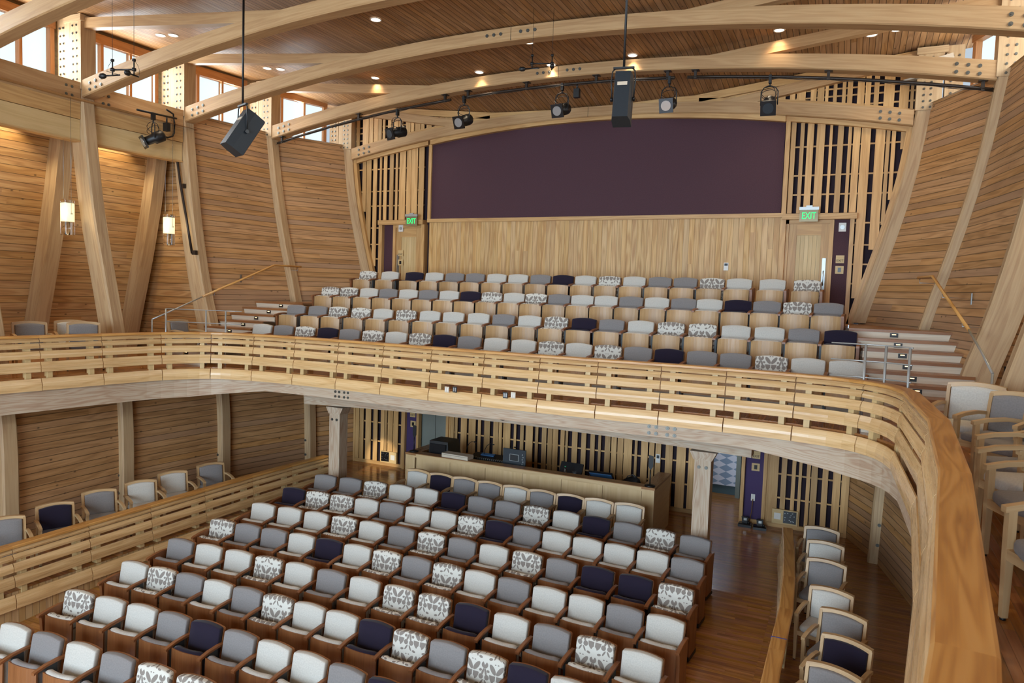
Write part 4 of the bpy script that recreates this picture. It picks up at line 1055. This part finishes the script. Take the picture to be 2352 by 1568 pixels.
def stage_light(loc,aim,label,lit=False,group='stage spotlights'):
    rt=tag(empty('stage_spotlight',loc),label,'stage light',group); rt.scale=(1.25,1.25,1.25)
    aim=Vector(aim).normalized(); x=aim.cross(Vector((0,0,1))).normalized(); y=x.cross(aim)
    c=Vector((0,0,-.42)); 
    mb=MB(); mb.tube([c-aim*.2,c-aim*.17,c-aim*.02,c-aim*.0,c+aim*.16],[.06,.1,.1,.075,.075],14); mb.build('barrel',M['black'],rt)
    mb=MB(); mb.obox(c+aim*.17,(tuple(x),tuple(y),tuple(aim)),(.11,.11,.012)); mb.build('colour_frame',M['blackgloss'],rt)
    mb=MB(); mb.cyl(c+aim*.184,aim,.078,.008,20); mb.build('lens',M['lens'] if lit else M['speaker'],rt)
    mb=MB(); mb.tube([c+x*.12,c+x*.12+Vector((0,0,.2)),Vector((x*.08))+Vector((0,0,-.16)),Vector((0,0,-.14)),-Vector((x*.08))+Vector((0,0,-.16)),c-x*.12+Vector((0,0,.2)),c-x*.12],.009,6); mb.build('yoke',M['black'],rt)
    mb=MB(); mb.obox((0,0,-.04),((1,0,0),(0,1,0),(0,0,1)),(.02,.035,.06)); mb.tube([(0,0,-.08),(0,0,-.15)],.012,8); mb.build('clamp',M['black'],rt)
    mb=MB(); pts=[]
    for k in range(22):
        a=k*.55; pts.append(Vector((.10*cos(a)+.02*sin(k),.05*sin(k*.7),-.2-.1*sin(a)-.004*k)))
    mb.tube(pts,.005,5); mb.build('cable',M['black'],rt)
for (px,x,lit,ax,lab) in ((915,-4.05,False,(-.35,-1,-.35),'leftmost black stage spotlight on the pipe, square frame turned left'),(1060,-2.25,True,(-.1,-1,-.4),'black stage spotlight with striped lens, second from left on the pipe'),(1288,.12,True,(-.1,-1,-.35),'black stage spotlight with bright lens left of the right loudspeaker'),(1537,2.4,True,(.0,-1,-.35),'black stage spotlight with bright lens right of the right loudspeaker'),(1766,4.3,False,(.05,-1,-.55),'rightmost black stage spotlight with tilted square frame')):
    stage_light((x,14.45,pipe_z(x)),ax,lab,lit)
rt=tag(empty('junction_box',(.45,14.45,pipe_z(.45))),'small black box clamped on the pipe left of the right loudspeaker','junction box')
mb=MB(); mb.box(-.06,.06,-.05,.05,-.3,-.12); mb.build('box_body',M['black'],rt); mb=MB(); mb.tube([(0,0,.03),(0,0,-.13)],.02,8); mb.build('clamp',M['black'],rt)
# arm with spotlight on the left rib C
p=on_y(345,262,11.9)
rt=tag(empty('rib_lighting_arm',(0,0,0)),'short black pipe with conduit fixed to the left timber rib beside the alcove','pipe')
yc=11.93; xr=-XF('C',8.3)
mb=MB(); mb.tube([on_y(315,252,10.5),on_y(405,272,11.75)],.022,8); mb.build('arm_pipe',M['black'],rt)
mb=MB(); mb.tube([on_y(383,252,11.4),on_y(398,262,11.7),on_y(401,285,11.75),on_y(400,305,11.7),on_y(396,313,11.65),on_y(385,316,11.5),on_y(373,312,11.35)],.02,8); mb.build('bent_conduit',M['black'],rt)
mb=MB(); mb.tube([on_y(402,290,yc),on_y(405,350,yc),on_y(414,420,yc),on_y(428,500,yc),on_y(441,582,yc)],.028,8); mb.build('conduit_drop',M['bronze'],rt)
for q in ((420,427),(447,580)):
    c=on_y(*q,yc+.02); mb=MB(); mb.box(c.x-.06,c.x+.05,c.y-.03,c.y+.04,c.z-.05,c.z+.05); mb.build('conduit_box',M['bronze'],rt)
c=on_y(352,262,10.95); stage_light(tuple(c),(-.5,-1,-.6),'black stage spotlight on the short arm at the left rib',True,'stage spotlights')
c=on_y(383,272,11.4); rt=tag(empty('junction_box',tuple(c)),'small black box hanging from the arm at the left rib','junction box')
mb=MB(); mb.box(-.06,.06,-.05,.05,-.28,-.1); mb.build('box_body',M['black'],rt); mb=MB(); mb.tube([(0,0,.03),(0,0,-.11)],.018,8); mb.build('clamp',M['black'],rt)
# hanging microphones
def micbar(px,y,label,k=1.0):
    c=on_y(*px,y); rt=tag(empty('hanging_microphones',tuple(c)),label,'microphone','hanging microphone pairs')
    X=Vector((.95,.3,0)).normalized()
    mb=MB(); mb.tube([-X*.17,X*.17],.012,8); mb.build('spreader_bar',M['black'],rt)
    for s in (-1,1):
        b=X*.17*s
        mb=MB(); mb.tube([b-Vector((0,0,.07)),b,b+Vector((0,0,.13))],.01,6); mb.tube([b+Vector((0,0,.12)),b+Vector((0,0,.15))],.025,10); mb.tube([b-Vector((0,0,.02)),b+Vector((0,0,.02))],.03,10); mb.build('hanger_clamp',M['black'],rt)
        mb=MB(); a=b+Vector((0,0,-.08)); dv=Vector((-.93,-.2,-.02)) if s<0 else Vector((.4,-.9,-.1)); dv.normalize()
        mb.tube([a-dv*.13,a-dv*.12,a+dv*.12],[.008,.012,.012],8); mb.build('mic_body',M['blackgloss'],rt)
        mb=MB(); q=a+dv*.17; mb.tube([q-dv*.06,q-dv*.045,q-dv*.02,q+dv*.02,q+dv*.045,q+dv*.06],[.012,.028,.04,.04,.028,.008],12); mb.build('windscreen',M['black'],rt)
        mb=MB(); mb.tube([b+Vector((0,0,.13)),b+Vector((0,0,zceil(c.x,y)-c.z))],.003,5); mb.build('suspension_wire',M['black'],rt)
        mb=MB(); mb.tube([b+Vector((0,0,.14)),b+X*s*.06+Vector((0,0,.06)),b+X*s*.09+Vector((0,0,-.02)),a-dv*.13],.003,5); mb.build('mic_cable',M['black'],rt)
micbar((283,160),7.2,'pair of black microphones hanging on wires before the left windows')
micbar((1245,146),11.5,'pair of black microphones hanging high above the centre of the seats')
# pendants
def pendant(px,y,label):
    c=on_y(*px,y); rt=tag(empty('pendant_lamp',tuple(c)),label,'pendant lamp','glass pendant lamps')
    mb=MB(); mb.cyl((0,0,.02),(0,0,1),.105,.36,20); mb.build('lamp_shade',M['lampglow'],rt)
    mb=MB(); n=24; mb.rings([[(.125*cos(2*pi*k/n),.125*sin(2*pi*k/n),z) for k in range(n)] for z in (-.42,.27)],caps=False,smooth=True); mb.build('glass_tube',M['glass'],rt)
    mb=MB(); mb.cyl((0,0,-.3),(0,0,1),.035,.26,14); mb.build('inner_glass',M['glass'],rt)
    mb=MB(); mb.box(-.14,.14,-.012,.012,-.02,.0); mb.cyl((0,0,.21),(0,0,1),.11,.012,16); mb.build('metal_band',M['nickel'],rt)
    for s in (-1,1):
        mb=MB(); mb.tube([(s*.12,0,-.01),(s*.12,0,8.24-c.z)],.004,5); mb.build('suspension_cable',M['nickel'],rt)
    L=D.lights.new('pendant_light','POINT'); L.energy=22; L.color=(1,.86,.62); L.shadow_soft_size=.12; o=D.objects.new('pendant_light',L); COL.objects.link(o); o.location=(c.x,c.y-.35,c.z)
    return c
pendant((155,490),9.35,'lit glass cylinder pendant between the two leftmost timber ribs')
pendant((388,520),11.7,'lit glass cylinder pendant left of the rib with the conduit')
for s in (-1,1):
    for y,e in ((10.9,75),(8.6,75),(6.2,50),(4.0,50)):
        L=D.lights.new('alcove_spot','SPOT'); L.energy=e*3.2; L.color=(1,.84,.56); L.spot_size=rad(95); L.spot_blend=.5; L.shadow_soft_size=.05
        o=D.objects.new('alcove_spot',L); COL.objects.link(o); o.location=(s*8.95,y,8.15); o.rotation_euler=(0,s*rad(-8),0)
# exit signs
def exit_sign(px,y,label):
    c=on_y(*px,y); rt=tag(empty('exit_sign',tuple(c)),label,'exit sign','green exit signs')
    mb=MB(); mb.box(-.19,.19,-.03,.03,.09,.15); mb.box(-.06,.06,-.02,.02,.15,.18); mb.build('sign_housing',M['steel'],rt)
    mb=MB(); mb.box(-.18,.18,-.004,.004,-.15,.09); mb.build('sign_plate',M['mirrorplate'],rt)
    text('EXIT',.2,(0,-.008,-.035),(pi/2,0,0),M['green'],rt,'sign_letters',.002,.68)
M['mirrorplate']=plain('sign_acrylic',(150,140,110),.15,.3)
exit_sign((945,505),16.25,'green lit EXIT sign above the left balcony door'); exit_sign((1858,492),16.25,'green lit EXIT sign above the right balcony door')
def wallplate(name,x0,x1,z0,z1,y,mat,label,cat,group=None,th=.012):
    mb=MB(); mb.box(x0,x1,y-th,y,z0,z1); o=mb.build(name,M[mat]); tag(o,label,cat,group); return o
for x,z,y,lab in ((5.65,5.6,YU,'tan EXIT plaque beside the right balcony door'),(-5.25,5.66,YU,'tan EXIT plaque beside the left balcony door'),(4.3,1.46,YL,'tan EXIT plaque on the right violet strip under the balcony'),(-4.22,1.46,YL,'tan EXIT plaque on the left violet strip under the balcony')):
    o=wallplate('exit_plaque',x-.08,x+.08,z-.08,z+.08,y-.002,'pelmet',lab,'sign','tan exit plaques'); text('EXIT',.065,(x,y-.016,z-.03),(pi/2,0,0),M['ink'],o,'plaque_letters',.001)
for x,z,y,lab in ((5.65,5.38,YU,'wooden plate with round call button beside the right balcony door'),(-5.25,5.41,YU,'wooden plate with black switch beside the left balcony door'),(4.3,1.2,YL,'wooden plate with black switch on the right violet strip'),(-4.2,1.2,YL,'wooden plate with black switch on the left violet strip')):
    o=wallplate('switch_plate',x-.08,x+.08,z-.08,z+.08,y-.002,'pelmet',lab,'switch','wooden switch plates')
    mb=MB(); mb.box(x-.03,x+.03,y-.024,y-.014,z-.045,z+.045); mb.build('switch_insert',M['blackgloss'],o)
for x,z,lab in ((5.66,6.26,'small white alarm speaker above the right exit plaque'),(-5.25,6.33,'small white alarm speaker above the left exit plaque')):
    o=wallplate('alarm_speaker',x-.07,x+.07,z-.09,z+.09,YU-.002,'white',lab,'alarm','wall alarm speakers',.03)
    mb=MB(); mb.cyl((x,YU-.036,z),(0,1,0),.045,.008,16); mb.build('speaker_ring',M['steel'],o)
o=wallplate('thermostat',3.32,3.42,5.33,5.5,YU-.072,'white','white thermostat on the pale cladding behind the back balcony row','thermostat',None,.025)
mb=MB(); mb.box(3.335,3.405,YU-.1,YU-.096,5.43,5.48); mb.build('display',M['speaker'],o)
o=wallplate('thermostat',2.19,2.29,1.03,1.22,YL-.03,'white','white thermostat on the slat screen behind the right end of the desk','thermostat',None,.025)
mb=MB(); mb.box(2.21,2.27,YL-.06,YL-.054,1.13,1.2); mb.build('display',M['speaker'],o)
# floor boxes / connector panels on the lower wall
for x0,flip,lab in ((-5.15,0,'connector panel with black audio plate on the left slat screen'),(4.68,1,'connector panel with black audio plate on the right slat screen')):
    rt=tag(empty('connector_panel',(x0,YL-.035,.1)),lab,'connector panel','wall connector panels')
    mb=MB(); mb.box(0,.5,-.05,0,0,.3); mb.build('panel_box',M['pelmet'],rt)
    a=.02 if not flip else .22
    mb=MB(); mb.box(a,a+.25,-.056,-.05,.03,.28); bp_=mb.build('audio_plate',M['blackgloss'],rt)
    r=random.Random(5)
    mb=MB()
    for i in range(14): mb.cyl((a+r.uniform(.03,.22),-.058,r.uniform(.05,.26)),(0,1,0),.009,.006,8)
    mb.build('connector_jacks',M['nickel'],bp_)
    a=.32 if not flip else .04
    mb=MB(); mb.box(a,a+.13,-.056,-.05,.09,.22); mb.build('outlet_plate',M['white'],rt)
rt=tag(empty('power_outlet',(4.28,YL-.004,.55)),'white double outlet with brown cord on the right violet strip','outlet')
mb=MB(); mb.box(-.04,.04,-.01,0,-.07,.07); mb.build('outlet_plate',M['white'],rt)
mb=MB(); mb.tube([(0,-.02,-.03),(0,-.05,-.1),(-.01,-.05,-.3),(-.03,-.08,-.45),(-.08,-.2,-.54)],.009,6); mb.build('power_cord',M['cord'],rt)
for i,(x,y,lab) in enumerate(((4.18,15.4,'left black charging base on the floor below the outlet'),(4.48,15.35,'right black charging base on the floor below the outlet'))):
    rt=tag(empty('charging_base',(x,y,0),rad(5*i)),lab,'charger','black charging bases')
    mb=MB(); mb.rings([[(-.13,-.09,z),(.13,-.09,z),(.13,.09,z),(-.13,.09,z)] for z in (0,.05)]+[[(-.11,-.06,.07),(.11,-.06,.07),(.11,.08,.07),(-.11,.08,.07)]]); mb.build('base_body',M['blackgloss'],rt)
    mb=MB(); mb.rings([[(-.06-.01*k,.0,z),(.06,.0,z),(.06,.08,z),(-.06,.08,z)] for k,z in enumerate((.06,.17,.19))]); mb.cyl((.07,-.03,.09),(0,0,1),.025,.05,12); mb.build('charging_cradle',M['black'],rt)
    mb=MB(); mb.box(-.03,.03,-.002,-.0,.12,.17); mb.build('status_label',M['steel'],rt)
# small plates on the balcony rail board
for px,mat,lab in ((1028,'cream','left pale switch plate on the lowest balcony board'),(1046,'blackgloss','left black connector plate on the lowest balcony board'),(1162,'blackgloss','right black connector plate on the lowest balcony board'),(1180,'cream','right pale switch plate on the lowest balcony board')):
    c=on_y(px,894 if px<1100 else 907,10.62)
    o=tag(empty('rail_plate',(c.x,10.60,c.z)),lab,'wall plate','plates on the balcony boards')
    mb=MB(); mb.box(-.042,.042,-.006,.004,-.05,.05); mb.build('face_plate',M[mat],o)
    mb=MB()
    for dx in (-.018,.018): mb.box(dx-.011,dx+.011,-.010,-.005,-.032,.032)
    mb.build('plate_insert',M['white'] if mat=='cream' else M['nickel'],o)
# wall speaker box at the upper right corner and black panel in the alcove
rt=tag(empty('corner_speaker_box',(7.08,16.35,9.24),rad(0)),'beige loudspeaker box on a shelf in the upper right rear corner','loudspeaker')
mb=MB(); mb.obox((0,0,.1),((.97,0,.22),(0,1,0),(-.22,0,.97)),(.36,.1,.12)); mb.build('box_body',M['cream'],rt)
mb=MB(); mb.cyl((0.02,-.11,.1),(0,1,0),.08,.02,20); mb.build('driver_ring',M['white'],rt)
mb=MB(); mb.obox((.05,-.06,-.06),((.97,0,.22),(0,1,0),(-.22,0,.97)),(.6,.14,.015)); mb.build('shelf_board',M['steel'],rt)
c=on_y(2330,870,12.3); wallplate('connector_panel',c.x-.13,c.x+.2,c.z-.17,c.z+.17,12.32,'blackgloss','black connector panel low on the alcove wall behind the right timber rib','connector panel','wall connector panels',.02)
mb=MB(); mb.box(5.6,5.95,8.0,9.0,.002,.012); o=tag(mb.build('floor_vent',M['black']),'dark slotted floor vent under the right gallery rail','floor vent')
mb=MB()
for i in range(12): mb.box(5.62,5.93,8.04+.08*i,8.07+.08*i,.012,.018)
mb.build('vent_slats',M['bronze'],o)

# ------------------------------------------------------------ sound control desk
rt=tag(empty('control_desk',(0,13.35,0)),'long birch-fronted sound control desk under the balcony','desk')
mb=MB()
xs_=[-2.58,-1.72,-.86,0,.86,1.72,2.5]
for a,b in zip(xs_,xs_[1:]): mb.obox(((a+b)/2,.0,.49),((0,0,1),(1,0,0),(0,1,0)),(.49,(b-a)/2-.004,.02),a)
mb.build('front_panel',M['desk'],rt)
mb=MB(); mb.box(-2.6,2.52,-.04,.16,.985,1.06); mb.build('front_ledge',M['desk'],rt)
mb=MB(); mb.box(-2.6,2.52,-.035,.2,1.06,1.072); mb.box(-2.85,-2.58,-.05,1.4,1.03,1.075); mb.box(2.5,2.76,-.05,1.3,1.03,1.075); mb.build('ledge_top',M['deskt'],rt)
mb=MB(); mb.box(-2.6,2.5,.16,.95,.72,.76); mb.build('worktop',M['deskt'],rt)
for sx,L_ in ((-1,1.4),(1,1.3)):
    mb=MB(); mb.obox((sx*2.675-.045,.0,.515),((0,0,1),(1,0,0),(0,1,0)),(.515,.12,.05)); mb.build('end_pier',M['desk'],rt)
    mb=MB(); a=-2.84 if sx<0 else 2.71; mb.box(a,a+.04,.05,L_,0,1.03); mb.build('end_panel',M['desk'],rt)
def D3(px,py,y): return on_y(px,py,y)
rt=tag(empty('rack_case',(-2.2,13.95,.76)),'black sloped rack case at the left end of the desk','equipment case')
mb=MB(); mb.rings([[(-.27,-.3,0),(.27,-.3,0),(.27,.3,0),(-.27,.3,0)],[(-.27,-.25,.56),(.2,-.25,.56),(.2,.25,.56),(-.27,.25,.56)]]); mb.build('case_body',M['black'],rt)
mb=MB(); mb.box(-.24,.17,-.3,-.27,.1,.5); f=mb.build('rack_front',M['blackgloss'],rt)
mb=MB()
for i in range(8): mb.box(-.2+.045*i,-.18+.045*i,-.306,-.299,.12+.02*(i%3),.14+.02*(i%3))
mb.build('rack_lights',M['nickel'],f)
rt=tag(empty('pale_flat_case',(-1.62,13.42,1.075),rad(-3)),'flat beige case lying on the desk ledge','case')
mb=MB(); mb.box(-.33,.33,-.07,.17,0,.085); mb.build('case_body',M['cream'],rt)
mb=MB(); mb.box(-.332,.332,-.072,-.068,.055,.06); mb.build('case_seam',M['ink'],rt)
rt=tag(empty('mixing_console',(-1.0,13.85,.76)),'black mixing console with rows of keys and knobs behind the beige case','mixing console')
mb=MB(); mb.rings([[(-.55,-.3,0),(.55,-.3,0),(.55,.35,0),(-.55,.35,0)],[(-.55,-.3,.18),(.55,-.3,.18),(.55,.35,.32),(-.55,.35,.32)]]); mb.build('console_body',M['black'],rt)
mb=MB()
for i in range(18):
    for j in range(3): mb.box(-.45+.05*i,-.425+.05*i,-.22+.12*j,-.17+.12*j,.195+.027*j,.225+.027*j)
mb.build('fader_caps',M['nickel'],rt)
mb=MB(); mb.obox((-.2,.26,.31),((1,0,0),(0,.98,.2),(0,-.2,.98)),(.16,.05,.01)); mb.build('console_display',M['screen'],rt)
for x in (-1.75,-1.3,-.75): 
    rt=tag(empty('gooseneck_lamp',(x,14.1,1.05)),{-1.75:'thin black gooseneck behind the rack case',-1.3:'thin black gooseneck lamp left of the console middle',-.75:'thin black gooseneck lamp at the right side of the console'}[x],'gooseneck','gooseneck lamps on the desk')
    mb=MB(); mb.tube([(0,0,0),(.02,0,.12),(.07,0,.22),(.14,0,.27),(.2,0,.27)],.007,6); mb.build('neck',M['black'],rt)
    mb=MB(); mb.tube([(.19,0,.27),(.25,0,.265)],.014,8); mb.build('lamp_tip',M['blackgloss'],rt)
def monitor(loc,rz,tilt,w,h,label,face):
    rt=tag(empty('computer_monitor',loc,rz),label,'monitor','monitors on the desk')
    A=(1,0,0);B=(0,cos(tilt),sin(tilt));Cc=(0,-sin(tilt),cos(tilt)); c=Vector((0,0,h/2+.1))
    mb=MB(); mb.obox(c,(A,B,Cc),(w/2,.018,h/2)); mb.build('monitor_case',M['speaker'] if face>0 else M['blackgloss'],rt)
    mb=MB(); mb.obox(c+Vector(B)*.02*face,(A,B,Cc),(w/2-.02,.002,h/2-.02)); mb.build('screen',M['blackgloss'] if face>0 else M['screen'],rt)
    mb=MB(); mb.cyl((0,.05,.01),(0,0,1),.11,.02,20); mb.tube([(0,.05,.0),(0,.03,.2)],.02,8); mb.build('stand',M['black'],rt)
    if face>0:
        mb=MB(); mb.obox(c-Vector(B)*.021,(A,B,Cc),(w*.2,.002,h*.2)); mb.build('mount_plate',M['steel'],rt)
        mb=MB(); mb.obox(c-Vector(B)*.024,(A,B,Cc),(w*.18,.003,h*.18)); mb.build('mount_cover',M['black'],rt)
        mb=MB()
        for i in range(5): mb.obox(c-Vector(B)*.021+Vector(A)*(.19+.018*(i%2))+Vector(Cc)*(-.12+.05*i),(A,B,Cc),(.006,.002,.014))
        mb.build('ports',M['steel'],rt)
p=on_y(1181,1072,13.75); monitor((p.x,13.75,.9),0,0,.53,.36,'black computer monitor seen from behind near the desk centre',1)
p=on_y(1310,1080,13.85); monitor((p.x,13.9,.80),rad(-4),rad(-25),.5,.3,'dark tilted monitor right of the water bottle on the desk',0)
p=on_y(1380,1092,13.85); monitor((p.x,13.9,.762),rad(3),rad(50),.5,.3,'low monitor with bluish sheen at the right of the desk',-1)
rt=tag(empty('water_bottle',(.83,13.6,1.0)),'clear water bottle with green cap on the desk','bottle')
mb=MB(); mb.tube([(0,0,0),(0,0,.02),(0,0,.12),(0,0,.15),(0,0,.17)],[.03,.035,.035,.02,.014],14); mb.build('bottle_body',M['glass'],rt); mb=MB(); mb.cyl((0,0,.18),(0,0,1),.016,.02,12); mb.build('bottle_cap',plain('green_cap',(30,150,100),.4),rt)
rt=tag(empty('black_bag',(2.12,13.85,.76)),'black cloth bag slumped at the right end of the desk','bag')
mb=MB(); n=14; R=[]
for z,k,o in ((0,1,0),(.12,1.02,.0),(.22,.85,.03),(.3,.5,.08),(.34,.15,.1)): R.append([((.24*k)*cos(2*pi*j/n)+o,(.14*k)*sin(2*pi*j/n),z+.02*sin(3*j)) for j in range(n)])
mb.rings(R,smooth=True); mb.build('bag_body',M['black'],rt)
mb=MB(); mb.tube([(-.1,0,.24),(-.05,0,.34),(.05,0,.38),(.14,0,.34)],.01,6); mb.build('bag_strap',M['blackgloss'],rt)
for (x,y,lab) in ((-2.72,13.45,'black paddle antenna on a round base at the left end of the desk'),(2.63,13.42,'black paddle antenna on a round base at the right end of the desk')):
    rt=tag(empty('paddle_antenna',(x,y,1.076)),lab,'antenna','antennas on the desk')
    mb=MB(); mb.tube([(0,0,0),(0,0,.02),(0,0,.035)],[.1,.1,.03],20); mb.build('round_base',M['black'],rt)
    mb=MB(); mb.tube([(0,0,.03),(0,0,.32)],.012,8); mb.build('stem',M['black'],rt)
    mb=MB(); mb.poly([(-.04*0-.0,-.006,.3),(.0,-.006,.3),(.05,-.006,.38),(.05,-.006,.58),(-.04,-.006,.6),(-.04,-.006,.38)]+[(.0,.006,.3),(.0,.006,.3),(.05,.006,.38),(.05,.006,.58),(-.04,.006,.6),(-.04,.006,.38)],[[0,1,2,3,4,5],[11,10,9,8,7,6],[1,7,8,2],[2,8,9,3],[3,9,10,4],[4,10,11,5],[5,11,6,0]],[[(0,0)]*6]*2+[[(0,0)]*4]*5); mb.build('paddle',M['black'],rt)

# ------------------------------------------------------------ light
def area(name,loc,rot,sx,sy,e,col,spread=pi):
    L=D.lights.new(name,'AREA'); L.shape='RECTANGLE'; L.size=sx; L.size_y=sy; L.energy=e; L.color=col; L.spread=spread
    o=D.objects.new(name,L); COL.objects.link(o); o.location=loc; o.rotation_euler=rot; return o
area('stage_window_daylight',(0,-8.95,4.4),(pi/2,0,0),17,7.6,6000,(.62,.81,1.0))
for s in (-1,1):
    for a,b in zip(KS,KS[1:]):
        y=(YF[a]+YF[b])/2; x=XW(y,8.5)+.84
        area('window_daylight',(s*(x-.05),y,9.25),(0,s*pi/2,0),.95,2.0,110,(.86,.95,1.0))
k=0
for p in dlp:
    L=D.lights.new('downlight_beam','SPOT'); L.energy=75; L.color=(1,.80,.56); L.spot_size=rad(100); L.spot_blend=.8; L.shadow_soft_size=.08
    o=D.objects.new('downlight_beam',L); COL.objects.link(o); o.location=(p.x,p.y,p.z-.03)
for x in (-5,-1.8,1.8,5):
    for y in (1.5,5.0,8.4):
        p=Vector((x,y,zceil(x,y))); recessed_light(x,y,0)
        tag([o for o in COL.objects if o.name.startswith('recessed_downlight')][-1],'round recessed ceiling downlight over the front of the hall','downlight','recessed ceiling downlights')
        L=D.lights.new('downlight_beam','SPOT'); L.energy=75; L.color=(1,.80,.56); L.spot_size=rad(100); L.spot_blend=.8; L.shadow_soft_size=.08
        o=D.objects.new('downlight_beam',L); COL.objects.link(o); o.location=(x,y,p.z-.03)
L=D.lights.new('corridor_lamp','POINT'); L.energy=60; L.color=(.9,.95,1); L.shadow_soft_size=.3; o=D.objects.new('corridor_lamp',L); COL.objects.link(o); o.location=(3.0,16.7,2.3)
# low sun through the stage windows reaching the rear left corner
L=D.lights.new('sun_patch','SPOT'); L.energy=30000; L.color=(1,.9,.72); L.spot_size=rad(2.6); L.spot_blend=.5; L.shadow_soft_size=.05
o=D.objects.new('sun_patch',L); COL.objects.link(o); src=Vector((-1.5,-8.5,7.6)); o.location=src
dv=(Vector((-5.1,15.4,.25))-src).normalized(); o.rotation_euler=dv.to_track_quat('-Z','Y').to_euler()
w=D.worlds.new('sky'); bpy.context.scene.world=w; w.use_nodes=True; w.node_tree.nodes['Background'].inputs[0].default_value=(.75,.88,1,1); w.node_tree.nodes['Background'].inputs[1].default_value=1.0

# ------------------------------------------------------------ camera
cam=D.cameras.new('camera'); cam.sensor_width=36; cam.lens=36*F_/2352; cam.clip_start=.05
co=D.objects.new('camera',cam); COL.objects.link(co)
mw=Matrix((( r_.x,u_.x,-fw.x,CAM.x),(r_.y,u_.y,-fw.y,CAM.y),(r_.z,u_.z,-fw.z,CAM.z),(0,0,0,1))); co.matrix_world=mw
cam.dof.use_dof=True; cam.dof.focus_distance=12; cam.dof.aperture_fstop=5.6
sc=bpy.context.scene; sc.camera=co
sc.view_settings.view_transform='Standard'; sc.view_settings.look='None'; sc.view_settings.gamma=1; sc.view_settings.use_curve_mapping=False
sc.view_settings.exposure=-0.5
